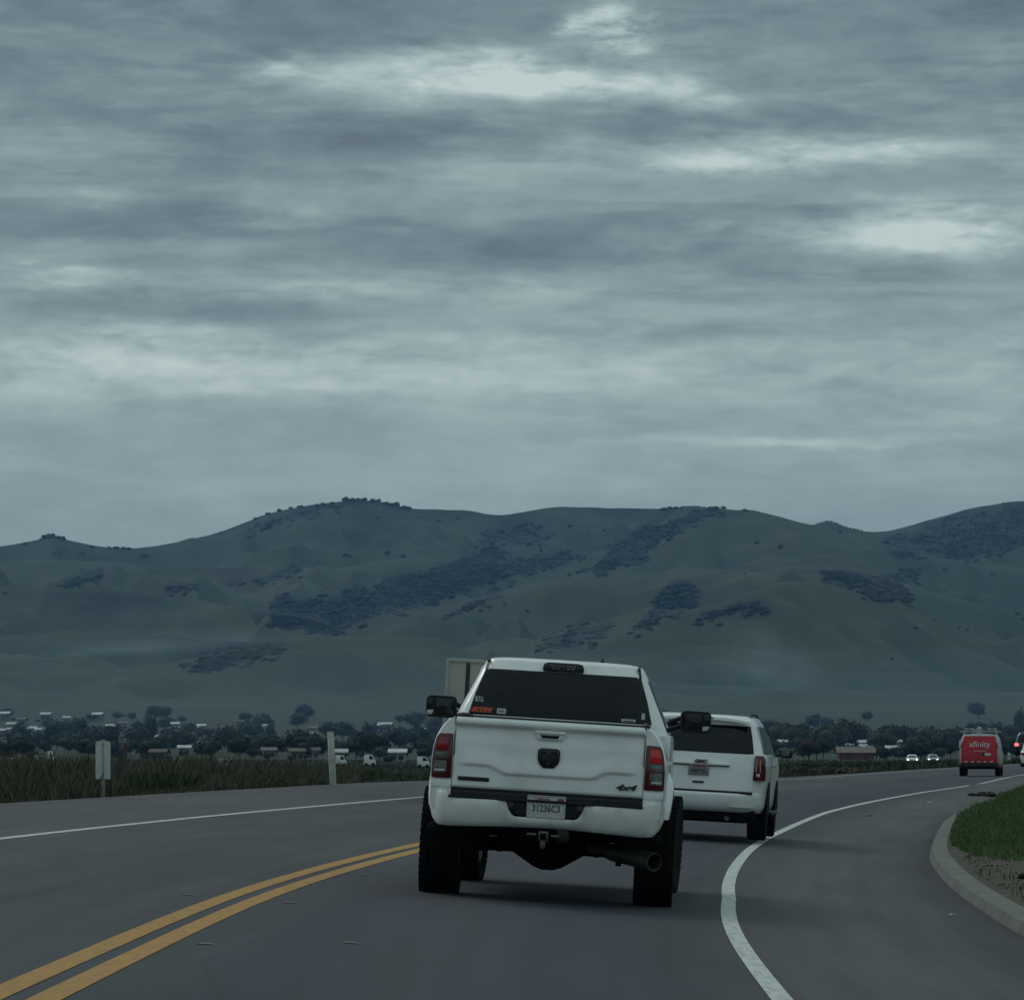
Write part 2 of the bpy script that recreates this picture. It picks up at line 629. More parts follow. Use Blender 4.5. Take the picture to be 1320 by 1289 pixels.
def paint_material(name, col, worn):
    """road paint: the asphalt shows through where it is worn"""
    m = pmat(name, col, .7, spec=.3)
    t = m.node_tree
    p = t.nodes['Principled BSDF']
    uv = t.nodes.new('ShaderNodeUVMap')
    uv.uv_map = 'lane'
    mp = t.nodes.new('ShaderNodeMapping')
    mp.inputs['Scale'].default_value = (14, 1.6, 1)
    n = t.nodes.new('ShaderNodeTexNoise')
    n.inputs['Scale'].default_value = 1.2
    n.inputs['Detail'].default_value = 8
    n.inputs['Roughness'].default_value = .7
    r = t.nodes.new('ShaderNodeValToRGB')
    r.color_ramp.elements[0].position = .26
    r.color_ramp.elements[0].color = (*worn, 1)
    r.color_ramp.elements[1].position = .58
    r.color_ramp.elements[1].color = (*col, 1)
    t.links.new(uv.outputs[0], mp.inputs[0])
    t.links.new(mp.outputs[0], n.inputs['Vector'])
    t.links.new(n.outputs['Fac'], r.inputs[0])
    t.links.new(r.outputs[0], p.inputs['Base Color'])
    return m


M['asphalt'] = road_material()
M['line_white'] = paint_material('road_paint_white', (.56, .59, .58), (.27, .28, .28))
M['line_yellow'] = paint_material('road_paint_yellow', (.43, .225, .045), (.26, .155, .06))
kind(strip('road', OFF_L, OFF_R, 0.0, M['asphalt'], 14), 'structure')
cst = lambda v: [(0, v), (700, v)]
kind(strip('road_marking', cst(-2.005), cst(-1.85), .004, M['line_yellow'], rows=(-60, 118)), 'structure')
kind(strip('road_marking', cst(-1.745), cst(-1.59), .004, M['line_yellow'], rows=(-60, 118)), 'structure')
RL = [(0, 2.05), (45, 2.10), (60, 1.92), (75, 1.74), (100, 1.55), (140, 1.62), (170, 2.05), (215, 2.25), (700, 2.25)]
RW = [(y, o + .135) for y, o in RL]
kind(strip('road_marking', RL, RW, .004, M['line_white'], rows=(-60, 160)), 'structure')
kind(strip('road_marking', RL, RW, .004, M['line_white'], rows=(166, 620)), 'structure')
LL = [(0, -5.72), (100, -5.68), (190, -5.5), (225, -5.25), (700, -5.25)]
kind(strip('road_marking', LL, [(y, o + .12) for y, o in LL], .004, M['line_white'], rows=(-60, 620)), 'structure')

# ------------------------------------------------------------------ ground sheet under and around the road
M['ground'] = noisy('field_soil', [(.016, .020, .010), (.026, .032, .014), (.022, .040, .014), (.040, .040, .024)], .05, .95, 8, .3, .7, coords='World', stretch=(1, .35, 1))
FAR = [(0, 0), (60, 0), (250, -.9), (600, -2.0), (1000, -1.4), (1300, .2), (1600, 5.0), (2000, 14.5), (2100, 15.5)]


def far_z(y):
    return np.interp(y, [a for a, b in FAR], [b for a, b in FAR])


gy = np.concatenate([np.arange(-80, 20, 10), np.arange(20, 260, 3.0), np.arange(260, 640, 20), np.arange(640, 2100, 60), [2100]])
lo = [1400, 700, 350, 180, 100, 60, 35, 20, 12, 7, 4, 2, 1, .3, 0]
xl = np.maximum(lane_x(gy) + tabf(OFF_L, gy), -1e9)
xr = lane_x(gy) + tabf(OFF_R, gy) + .27
zl = road_z(tabf(OFF_L, gy), gy)
zr = road_z(tabf(OFF_R, gy), gy)
cols = []
rs = np.random.RandomState(3)
fade_road = 1 - sstep(520, 640, gy)
for d in lo:
    x = xl - d
    w = sstep(0, 60, d)
    z = zl * (1 - w) * fade_road + far_z(gy) * (1 - (1 - w) * fade_road) - .02 - .10 * sstep(0, 2, d) * (1 - w)
    cols.append(np.stack([x, gy, z - (1 - fade_road) * .0], 1))
for t in (.02, .5, .98):
    x = xl + (xr - xl) * t
    z = (zl + (zr - zl) * t - .10) * fade_road + far_z(gy) * (1 - fade_road)
    cols.append(np.stack([x, gy, z], 1))
for d in reversed(lo):
    x = xr + d
    w = sstep(4, 90, d)
    z = (zr - .02) * (1 - w) * fade_road + far_z(gy) * (1 - (1 - w) * fade_road)
    cols.append(np.stack([x, gy, z], 1))
V = np.stack(cols, 1)
nc = V.shape[1]
i, j = np.meshgrid(np.arange(len(gy) - 1), np.arange(nc - 1), indexing='ij')
F = np.stack([i * nc + j, i * nc + j + 1, (i + 1) * nc + j + 1, (i + 1) * nc + j], -1).reshape(-1, 4)
kind(mesh_np('ground', V.reshape(-1, 3), F, M['ground'], True), 'structure')


def left_ground(x, y):
    e = lane_x(y) + tabf(OFF_L, y)
    d = np.maximum(e - x, 0)
    w = sstep(0, 60, d)
    return road_z(tabf(OFF_L, y), y) * (1 - w) + far_z(y) * w - .02 - .10 * sstep(0, 2, d) * (1 - w)


# ------------------------------------------------------------------ kerb: separate cast lengths along the right edge
M['concrete'] = noisy('kerb_concrete', [(.095, .10, .092), (.14, .146, .135), (.165, .172, .16)], 1.6, .9, 8, .3, .7, bump=.12, bump_scale=30, coords='World')
kerb = thing('kerb', 'worn pale concrete kerb curving round the grass on the right', 'kerb')
prof = [(0, -.05), (.0, .02), (.05, .112), (.075, .125), (.255, .135), (.27, .125), (.27, -.05)]
y0 = 24.0
while y0 < 108:
    y1 = min(y0 + 3.0, 108.6)
    rings = []
    for yy in np.linspace(y0 + .008, y1 - .008, 5):
        o = float(tabf(OFF_R, yy))
        cut = float(sstep(103, 109, yy)) * .12
        rings.append([(float(lane_x(yy)) + o + a, yy, float(road_z(o, yy)) + b - cut * (b > 0)) for a, b in prof])
    MB().loft(rings).build('kerb_length', M['concrete'], kerb, smooth=24)
    y0 = y1

# ------------------------------------------------------------------ verge and grass on the right
M['verge'] = noisy('verge_soil', [(.035, .045, .018), (.05, .062, .022), (.075, .062, .045)], .6, .95, 7, .35, .7, coords='World')
M['dirt'] = noisy('bare_dirt', [(.028, .024, .018), (.062, .052, .040), (.092, .080, .062)], 2.6, .95, 8, .3, .7, coords='World', bump=.4)


def verge_z(x, y):
    o = tabf(OFF_R, y)
    e = lane_x(y) + o + .34
    d = np.maximum(x - e, 0)
    hump = .28 * sstep(.2, 4, d) * sstep(62, 80, y)
    return road_z(o, y) + .115 + hump * (1 - .6 * sstep(5, 30, d)) - .12 * sstep(104, 125, y) * (1 - sstep(.0, 1.0, d)) + .03 * np.sin(x * 2.1 + y * .9) * sstep(.1, 1, d)


vy = np.arange(24, 235, 1.0)
vd = [0, .15, .3, .5, .8, 1.2, 1.8, 2.5, 3.5, 5, 7, 10, 14, 20, 30, 45]
cols = []
for d in vd:
    x = lane_x(vy) + tabf(OFF_R, vy) + .255 + d - .3 * sstep(104, 112, vy)
    cols.append(np.stack([x, vy, verge_z(x, vy)], 1))
V = np.stack(cols, 1)
nc = V.shape[1]
i, j = np.meshgrid(np.arange(len(vy) - 1), np.arange(nc - 1), indexing='ij')
F = np.stack([i * nc + j, i * nc + j + 1, (i + 1) * nc + j + 1, (i + 1) * nc + j], -1).reshape(-1, 4)
kind(mesh_np('verge', V.reshape(-1, 3), F, M['verge'], True), 'structure')


def dirt_amount(x, y):
    """bare patch just behind the kerb, nearer than the lush grass"""
    e = lane_x(y) + tabf(OFF_R, y) + .25
    d = x - e
    n = .5 * np.sin(x * 3.1 + 1.7 * np.sin(y * .8)) + .5 * np.sin(y * .55 + x * 1.3)
    lim = np.interp(y, [30, 44, 49, 56, 60, 64, 70], [.25, .45, 2.1, 2.0, .8, .2, .08])
    return d < lim + n * .28 * (lim > .4)


dv, df = [], []
dy = np.arange(40, 68, .5)
dcol = np.linspace(0, 1, 9)
for yy in dy:
    e = float(lane_x(yy) + tabf(OFF_R, yy)) + .26
    lim = float(np.interp(yy, [40, 46, 50, 57, 62, 68], [.4, 1.4, 2.6, 2.4, 1.0, .15]))
    for t in dcol:
        x = e + t * lim * (1 + .12 * math.sin(yy * 1.7))
        dv.append((x, yy, float(verge_z(np.array(x), np.array(yy))) + .035 * min(1, 3 * t + .15) + .012 * math.sin(math.pi * t)))
n9 = len(dcol)
i, j = np.meshgrid(np.arange(len(dy) - 1), np.arange(n9 - 1), indexing='ij')
F = np.stack([i * n9 + j, i * n9 + j + 1, (i + 1) * n9 + j + 1, (i + 1) * n9 + j], -1).reshape(-1, 4)
kind(mesh_np('bare_soil', dv, F, M['dirt'], True), 'structure')


def blade_material(name, cols):
    m = pmat(name, cols[0], .8, spec=.25)
    t = m.node_tree
    a = t.nodes.new('ShaderNodeAttribute')
    a.attribute_name = 'tone'
    r = t.nodes.new('ShaderNodeValToRGB')
    while len(r.color_ramp.elements) < len(cols):
        r.color_ramp.elements.new(.5)
    for i, (e, c) in enumerate(zip(r.color_ramp.elements, cols)):
        e.position = i / (len(cols) - 1)
        e.color = (*c, 1)
    t.links.new(a.outputs['Fac'], r.inputs[0])
    t.links.new(r.outputs[0], t.nodes['Principled BSDF'].inputs['Base Color'])
    return m


def blades(name, x, y, z, h, w, lean, tone, mat, rs):
    """bent two-segment blades; one mesh; the natural hue of each blade is in the attribute 'tone'"""
    n = len(x)
    a = rs.uniform(0, 2 * np.pi, n)
    b = rs.uniform(0, 2 * np.pi, n)
    dx, dy = np.cos(a) * w / 2, np.sin(a) * w / 2
    lx, ly = np.cos(b) * lean * h, np.sin(b) * lean * h
    P = np.zeros((n, 5, 3), np.float32)
    P[:, 0] = np.stack([x - dx, y - dy, z], 1)
    P[:, 1] = np.stack([x + dx, y + dy, z], 1)
    P[:, 2] = np.stack([x + dx * .8 + lx * .35, y + dy * .8 + ly * .35, z + h * .6], 1)
    P[:, 3] = np.stack([x - dx * .8 + lx * .35, y - dy * .8 + ly * .35, z + h * .6], 1)
    P[:, 4] = np.stack([x + lx, y + ly, z + h], 1)
    k = np.arange(n)[:, None] * 5
    T = np.concatenate([k + [[0, 1, 2]], k + [[0, 2, 3]], k + [[3, 2, 4]]], 0)
    o = mesh_np(name, P.reshape(-1, 3), T, mat)
    at = o.data.attributes.new('tone', 'FLOAT', 'POINT')
    at.data.foreach_set('value', np.repeat(np.clip(tone, 0, 1), 5).astype(np.float32))
    return o


M['grass_blade'] = blade_material('grass_blades', [(.040, .074, .024), (.068, .118, .038), (.098, .148, .054), (.15, .15, .08)])
rs = np.random.RandomState(11)
n = 210000
y = 34 + rs.power(1.0, n) * 150
d = rs.uniform(0, 1, n) ** 1.4 * np.interp(y, [34, 70, 120, 185], [4, 7, 12, 16])
x = lane_x(y) + tabf(OFF_R, y) + .27 + d - .15 * sstep(104, 112, y)
keep = ~dirt_amount(x, y) | (rs.uniform(0, 1, n) < .0)
x, y, d = x[keep], y[keep], d[keep]
clump = .5 + .5 * np.sin(x * 1.9 + 2 * np.sin(y * .31)) * np.sin(y * .47 + x * .6)
h = (.06 + .13 * clump * rs.uniform(.5, 1.2, len(x))) * np.interp(y, [34, 70, 140, 185], [.9, 1.1, 1.4, 1.4])
tone = .42 + .30 * (clump - .5) + rs.normal(0, .13, len(x)) + (rs.uniform(0, 1, len(x)) < .02) * .5
kind(blades('grass', x, y, verge_z(x, y) - .01, h, np.full(len(x), .016) * np.interp(y, [34, 185], [.8, 2.0]), .45, tone, M['grass_blade'], rs), 'stuff', 'dense green grass on the raised island behind the kerb')

def vnoise(x, y, seed=0):
    xi, yi = np.floor(x).astype(np.int64), np.floor(y).astype(np.int64)
    xf, yf = x - xi, y - yi
    u, v = xf * xf * (3 - 2 * xf), yf * yf * (3 - 2 * yf)

    def hsh(a, b):
        h = (a * 374761393 + b * 668265263 + seed * 974634777) & 0xffffffff
        h = ((h ^ (h >> 13)) * 1274126177) & 0xffffffff
        return ((h ^ (h >> 16)) & 0xffff) / 65535.0
    return (hsh(xi, yi) * (1 - u) + hsh(xi + 1, yi) * u) * (1 - v) + (hsh(xi, yi + 1) * (1 - u) + hsh(xi + 1, yi + 1) * u) * v - .5


def fbm(x, y, oct_=5, seed=0, gain=.5):
    a, s, f = 1.0, 0, 1.0
    for k in range(oct_):
        s = s + a * vnoise(x * f, y * f, seed + k)
        a *= gain
        f *= 2.03
    return s



# ------------------------------------------------------------------ dry weeds and green growth on the left verge
M['weed'] = blade_material('weed_stems', [(.018, .032, .012), (.036, .060, .020), (.046, .042, .032), (.096, .078, .060), (.14, .114, .09), (.20, .175, .14)])
LY = lambda n: np.where(rs.uniform(0, 1, n) < .85, 58 + rs.uniform(0, 1, n) * 112, 160 + rs.uniform(0, 1, n) * 180)
for part_, n in (('edge', 60000), ('green', 64000), ('tall', 95000)):
    y = LY(n)
    sp = np.interp(y, [60, 110, 340], [1.0, 1.15, 1.5])
    e = lane_x(y) + tabf(OFF_L, y)
    u = rs.uniform(0, 1, n)
    d = {'edge': .05 + 3.2 * u ** 1.3, 'green': 2.2 + 11 * u, 'tall': 9.5 + 15 * u}[part_] * sp
    x = e - d
    px = 660 + 6000 * x / y
    ok = ~(((np.abs(px - 133.5) < 3.5) & (y < 74)) | ((np.abs(px - 431) < 6) & (y < 96.5)))
    x, y, d = x[ok], y[ok], d[ok]
    n = len(x)
    cl = np.clip(.5 + 1.3 * fbm(x / 2.3, y / 6.5, 3, 3), 0, 1)
    cl2 = np.clip(.5 + 1.2 * fbm(x / 6, y / 16., 3, 8), 0, 1)
    far = y > 165
    fy = np.interp(y, [150, 170, 200, 340], [1, .6, .34, .30])
    if part_ == 'edge':
        pw = 660 + 6000 * x / y
        gap = np.maximum(sstep(140, 165, pw) * (1 - sstep(250, 275, pw)), sstep(450, 470, pw) * (1 - sstep(540, 560, pw)))
        h = (1 - .72 * gap) * (.18 + .80 * cl ** 1.5 * rs.uniform(.4, 1.1, n)) * np.interp(d, [0, .6, 2], [.35, .7, 1]) * fy
        isg = rs.uniform(0, 1, n) < .12 + .35 * (cl2 > .66) + .5 * far
    elif part_ == 'green':
        h = (.14 + .30 * cl * rs.uniform(.5, 1.1, n)) * fy
        pw = 660 + 6000 * x / y
        gap = np.maximum(sstep(140, 165, pw) * (1 - sstep(250, 275, pw)), sstep(450, 470, pw) * (1 - sstep(540, 560, pw)))
        isg = rs.uniform(0, 1, n) < np.maximum(np.where(cl2 > .56, .90, .18), .95 * gap)
        h = np.where(isg, h, h * 1.5)
    else:
        h = (.46 + .66 * rs.uniform(0, 1, n) ** .8 * (.55 + .6 * cl)) * fy
        isg = rs.uniform(0, 1, n) < .10 + .5 * far
    tone = np.where(isg, .14 + rs.uniform(-.12, .12, n), .60 + .20 * (cl2 - .5) + rs.normal(0, .13, n))
    w_ = np.where(isg, .042, .013) * rs.uniform(.6, 1.6, n) * np.interp(y, [60, 340], [1, 2.2])
    kind(blades({'edge': 'roadside_weeds', 'green': 'green_growth', 'tall': 'dry_weeds'}[part_], x, y, left_ground(x, y) - .02, h, w_, .42, tone, M['weed'], rs), 'stuff',
         {'edge': 'uneven dry weeds along the left edge of the road', 'green': 'strip of low green growth behind the roadside weeds', 'tall': 'tall brown dry weeds at the back of the left verge'}[part_])

# low growth over the fields further out
n = 70000
y = 230 + rs.uniform(0, 1, n) ** 1.5 * 640
px = rs.uniform(-120, 1420, n)
x = (px - 660) / 6000 * y
keep = (x < lane_x(y) + tabf(OFF_L, y) - 1.0) | (x > lane_x(y) + tabf(OFF_R, y) + 6)
x, y = x[keep], y[keep]
isg = np.sin(y * .023 + 1.2 * np.sin(x * .02)) > -.1
tone = np.where(isg, .10 + rs.uniform(-.1, .14, len(x)), .50 + rs.normal(0, .12, len(x)))
e = lane_x(y) + tabf(OFF_L, y) - x
kind(blades('field_growth', x, y, np.where(y < 620, left_ground(x, y), far_z(y)) - .03, rs.uniform(.15, .4, len(x)), rs.uniform(.12, .4, len(x)), .5, tone, M['weed'], rs), 'stuff', 'low green and brown growth over the flat fields beyond the road')
# ------------------------------------------------------------------ hills
# crest lines: (bearing as sideways metres per 6000 m + 660, height angle in the same units), each at its own distance
RIDGES = [
    (2080, [(-1500, 918), (3000, 918)]),
    (2750, [(-1500, 880), (-300, 876), (0, 868), (150, 866), (220, 857), (300, 838), (430, 828), (520, 842), (600, 862), (700, 876), (900, 884), (1320, 893), (3000, 890)]),
    (3400, [(-1500, 830), (-200, 826), (0, 822), (200, 818), (400, 822), (520, 822), (600, 838), (660, 838), (720, 826), (800, 808), (870, 792), (930, 778), (985, 757), (1020, 746), (1060, 752), (1110, 766),
            (1160, 790), (1235, 838), (1320, 872), (1500, 880), (3000, 850)]),
    (4200, [(-1500, 770), (-200, 765), (0, 757), (120, 760), (250, 772), (350, 790), (440, 806), (500, 794), (560, 787), (640, 768), (700, 752), (760, 742), (840, 738), (900, 742), (1000, 738),
            (1060, 735), (1140, 748), (1220, 770), (1320, 790), (1600, 780), (3000, 770)]),
    (4900, [(-1500, 740), (-100, 735), (0, 724), (100, 726), (190, 728), (300, 728), (400, 732), (520, 726), (600, 722), (680, 724), (740, 726), (785, 712), (820, 690), (870, 664), (905, 651), (940, 655), (1010, 667),
            (1090, 687), (1140, 702), (1200, 720), (1320, 738), (1600, 730), (3000, 735)]),
    (5700, [(-1500, 700), (-200, 712), (0, 705), (30, 701), (60, 694), (80, 695), (105, 702), (140, 706), (180, 708), (220, 701), (280, 686), (350, 661), (400, 651), (445, 646), (490, 647), (525, 655), (560, 656), (610, 659),
            (640, 665), (680, 658), (715, 652), (760, 654), (850, 656), (880, 657), (930, 664), (1000, 679), (1060, 690), (1100, 687), (1140, 687), (1160, 683), (1200, 670), (1250, 656), (1300, 648), (1360, 646), (1500, 655), (3000, 690)]),
    (7000, [(-1500, 790), (3000, 790)]),
]
RD = np.array([r[0] for r in RIDGES], float)


def spurs(X, D):
    return np.abs(fbm(X / 165 + D / 800, D / 640 - X / 1500, 4, 5)) * 2


def hill_z(px, D):
    """height of the hills at a bearing and a distance"""
    px = np.asarray(px, float)
    D = np.asarray(D, float)
    H = []
    for d, tab in RIDGES:
        a = np.array([t[0] for t in tab], float)
        b = np.array([t[1] for t in tab], float)
        acc = 0
        for o in (-14, -7, 0, 7, 14):
            acc = acc + np.interp(px + o, a, b)
        H.append(CAM_H + (960 - acc / 5) * d / 6000)
    i = np.clip(np.searchsorted(RD, D, side='right') - 1, 0, len(RD) - 2)
    t = np.clip((D - RD[i]) / (RD[i + 1] - RD[i]), 0, 1)
    Hs = np.stack(np.broadcast_arrays(*H), 0)
    z0 = np.take_along_axis(Hs, i[None], 0)[0]
    z1 = np.take_along_axis(Hs, (i + 1)[None], 0)[0]
    dip = np.where(i == 0, .0, np.clip(12 + .18 * np.abs(z1 - z0), 12, 40))
    z = z0 + (z1 - z0) * t - dip * np.sin(np.pi * t) ** 1.0
    X = (px - 660) / 6000 * D
    g = np.sin(np.pi * t) ** .7 * sstep(2080, 2500, D) * (.35 + .65 * sstep(2700, 3600, D)) * (D < 5700)
    spur = spurs(X, D)
    z = z + g * ((.35 - spur) * 58 + (.3 - np.abs(fbm(X / 85 + D / 400, D / 330, 3, 14)) * 2) * 26 + fbm(X / 120, D / 170, 4, 9) * 10) + fbm(X / 60, D / 60, 4, 21) * 2.4 * sstep(2200, 3000, D)
    return z


hp = np.concatenate([np.linspace(-900, -20, 60)[:-1], np.linspace(-20, 1340, 560), np.linspace(1340, 2300, 60)[1:]])
hd = np.concatenate([np.linspace(2080, 2750, 46)[:-1], np.linspace(2750, 5720, 300), np.linspace(5720, 6600, 24)[1:]])
PX, DD = np.meshgrid(hp, hd)
Z = hill_z(PX, DD)
Z[0] = 14.0
V = np.stack([(PX - 660) / 6000 * DD, DD, Z], -1).reshape(-1, 3)
nc = len(hp)
i, j = np.meshgrid(np.arange(len(hd) - 1), np.arange(nc - 1), indexing='ij')
F = np.stack([i * nc + j, i * nc + j + 1, (i + 1) * nc + j + 1, (i + 1) * nc + j], -1).reshape(-1, 4)
HILL_V, HILL_F, HILL_PX, HILL_DD, HILL_Z = V, F, PX, DD, Z


def hit(px, py):
    """where the line of sight of a bearing and height angle meets the hills"""
    D = np.linspace(2150, 6000, 1500)
    z = hill_z(np.full_like(D, px), D)
    los = CAM_H + (960 - py) * D / 6000
    k = np.nonzero(z >= los)[0]
    return None if len(k) == 0 else float(D[k[0]])


M['oak'] = noisy('oak_leaves', [(.010, .019, .010), (.018, .030, .013), (.030, .040, .018)], .12, .9, 5, .35, .65, rand=.25)
M['wood'] = noisy('woodland_leaves', [(.008, .017, .013), (.013, .024, .016), (.020, .031, .020)], .012, .9, 8, .35, .65, coords='World')
M['bark'] = noisy('bark', [(.03, .024, .018), (.06, .05, .04)], 3, .9)


def clump_tree(rs, lobes, n_leaf, leaf, core=.8):
    """crown as lumpy cores plus many loose leaf clumps; unit tree about 1 wide, z from 0"""
    vs_, fs_ = [], []
    for (cx, cy, cz, rx, rz) in lobes:
        o = len(vs_)
        nu, nv = 7, 5
        for a in range(nv + 1):
            t = -math.pi / 2 + math.pi * min(max(a, .12), nv - .12) / nv
            for b in range(nu):
                u = 2 * math.pi * b / nu
                k = core * rs.uniform(.72, 1.12)
                vs_.append((cx + rx * k * math.cos(t) * math.cos(u), cy + rx * k * math.cos(t) * math.sin(u), cz + rz * k * math.sin(t)))
        for a in range(nv):
            for b in range(nu):
                c = (b + 1) % nu
                fs_ += [(o + a * nu + b, o + a * nu + c, o + (a + 1) * nu + c), (o + a * nu + b, o + (a + 1) * nu + c, o + (a + 1) * nu + b)]
    for k in range(n_leaf):
        cx, cy, cz, rx, rz = lobes[rs.randint(len(lobes))]
        d = rs.normal(size=3)
        d /= np.linalg.norm(d)
        r = rs.uniform(.72, 1.12)
        p = np.array([cx + rx * r * d[0], cy + rx * r * d[1], cz + rz * r * d[2]])
        a, b = rs.normal(size=3), rs.normal(size=3)
        a /= np.linalg.norm(a)
        b = np.cross(a, b)
        b /= np.linalg.norm(b)
        s = leaf * rs.uniform(.6, 1.4)
        o = len(vs_)
        vs_ += [tuple(p - a * s), tuple(p + b * s * .7), tuple(p + a * s)]
        fs_.append((o, o + 1, o + 2))
    return np.array(vs_, np.float32), np.array(fs_, np.int32)


ra = np.random.RandomState(23)


def rand_lobes(rs, w, h, n, z0):
    L = []
    for k in range(n):
        a = rs.uniform(0, 6.28)
        r = w * .28 * rs.uniform(.3, 1)
        L.append((r * math.cos(a), r * math.sin(a), z0 + (h - z0) * rs.uniform(.38, .72), w * rs.uniform(.24, .36), (h - z0) * rs.uniform(.24, .36)))
    L.append((0, 0, z0 + (h - z0) * .55, w * .34, (h - z0) * .42))
    return L


far_protos = [clump_tree(ra, rand_lobes(ra, 1.0, .9, 2, .12), 34, .07) for _ in range(6)]


wood_protos = [clump_tree(ra, [(ra.uniform(-.22, .22), ra.uniform(-.2, .2), ra.uniform(.05, .2), ra.uniform(.26, .42), ra.uniform(.2, .32)) for _q in range(4)], 10, .05) for _ in range(7)]
hill_protos = [clump_tree(ra, [(ra.uniform(-.22, .22), ra.uniform(-.2, .2), ra.uniform(.10, .34), ra.uniform(.26, .42), ra.uniform(.22, .36)) for _q in range(5)], 40, .07) for _ in range(7)]


def in_poly(px, py, poly):
    c = False
    n = len(poly)
    for a in range(n):
        x1, y1 = poly[a]
        x2, y2 = poly[(a + 1) % n]
        if (y1 > py) != (y2 > py) and px < (x2 - x1) * (py - y1) / (y2 - y1) + x1:
            c = not c
    return c


WOODS = [
    ('dark oak woodland filling the long central fold of the hills', 1.0, [(348, 786), (366, 771), (420, 765), (470, 758), (522, 740), (560, 733), (612, 715), (640, 702), (650, 706), (640, 724), (690, 720), (762, 712), (700, 735), (640, 747), (560, 773), (500, 790), (452, 800), (440, 812), (380, 808)]),
    ('dark woodland running down from the round central summit', 1.0, [(742, 740), (780, 715), (802, 695), (850, 675), (890, 656), (922, 650), (930, 660), (892, 672), (872, 685), (840, 707), (822, 725), (780, 735)]),
    ('wedge shaped dark wood below the saddle on the right', 1.0, [(1058, 738), (1090, 732), (1130, 747), (1160, 733), (1187, 732), (1186, 742), (1158, 748), (1171, 772), (1120, 766), (1090, 751)]),
    ('broad scattered wood covering the right hand hill', .55, [(1138, 692), (1180, 686), (1232, 661), (1320, 650), (1345, 650), (1345, 695), (1250, 722), (1200, 714), (1160, 715)]),
    ('narrow wood in the gully left of the big rounded hill', .95, [(808, 815), (850, 772), (870, 752), (905, 752), (900, 765), (860, 792), (828, 810)]),
    ('thin line of oaks on the upper left slope', .9, [(300, 752), (345, 742), (385, 727), (382, 737), (340, 752)]),
    ('small dark copse on the left slope', .8, [(206, 757), (262, 752), (242, 763), (215, 765)]),
    ('small copse under the left skyline knoll', .8, [(78, 750), (132, 737), (122, 750), (95, 756)]),
    ('low scrub wood on the near foothill', .6, [(236, 855), (282, 836), (342, 829), (372, 840), (300, 853), (258, 862)]),
    ('scrubby trees along the left flank of the highest ridge', .5, [(298, 690), (345, 668), (400, 652), (446, 649), (402, 662), (352, 682)]),
    ('string of oaks along the spur above the white pickup', .7, [(566, 792), (600, 778), (650, 765), (655, 769), (606, 786), (572, 797)]),
    ('patchy scrub on the mid slope below the long ridge', .35, [(600, 700), (640, 680), (680, 668), (720, 690), (690, 705), (650, 700)]),
    ('sparse scrub wood low on the hills behind the pickup roof', .4, [(690, 830), (740, 805), (790, 800), (770, 820), (720, 838)]),
    ('row of trees along the shoulder of the big rounded hill', .7, [(894, 795), (930, 782), (990, 776), (990, 781), (940, 789), (900, 800)]),
]
PHI = (CAM_H,)


def merge_trees(items, protos, rs):
    v, f, o = [], [], 0
    for (x, y, z, s, h) in items:
        a, b = protos[rs.randint(len(protos))]
        t = rs.uniform(0, 6.28)
        c, q = math.cos(t), math.sin(t)
        P = np.empty_like(a)
        P[:, 0] = (a[:, 0] * c - a[:, 1] * q) * s + x
        P[:, 1] = (a[:, 0] * q + a[:, 1] * c) * s + y
        P[:, 2] = a[:, 2] * h + z
        v.append(P)
        f.append(b + o)
        o += len(a)
    return np.concatenate(v), np.concatenate(f)


# the hills' sheet: grass colour wanders; scrub grows in the gullies and under the woods
def hill_material():
    m = noisy('hill_grass', [(.016, .031, .016), (.025, .043, .019), (.039, .056, .024), (.042, .047, .028)], .0055, .95, 10, .3, .72, coords='World', stretch=(1, .6, 1.5))
    t = m.node_tree
    p = t.nodes['Principled BSDF']
    base = p.inputs['Base Color'].links[0].from_socket
    at = t.nodes.new('ShaderNodeAttribute')
    at.attribute_name = 'scrub'
    g = t.nodes.new('ShaderNodeNewGeometry')
    n = t.nodes.new('ShaderNodeTexNoise')
    n.inputs['Scale'].default_value = .06
    n.inputs['Detail'].default_value = 6
    t.links.new(g.outputs['Position'], n.inputs['Vector'])
    a = t.nodes.new('ShaderNodeMath')
    a.operation = 'MULTIPLY_ADD'
    t.links.new(n.outputs['Fac'], a.inputs[0])
    a.inputs[1].default_value = .9
    t.links.new(at.outputs['Fac'], a.inputs[2])
    r = t.nodes.new('ShaderNodeMapRange')
    r.interpolation_type = 'SMOOTHSTEP'
    r.inputs['From Min'].default_value = .66
    r.inputs['From Max'].default_value = 1.12
    t.links.new(a.outputs[0], r.inputs['Value'])
    mx = t.nodes.new('ShaderNodeMix')
    mx.data_type = 'RGBA'
    t.links.new(r.outputs[0], mx.inputs['Factor'])
    t.links.new(base, mx.inputs['A'])
    mx.inputs['B'].default_value = (.009, .018, .014, 1)
    t.links.new(mx.outputs['Result'], p.inputs['Base Color'])
    return m


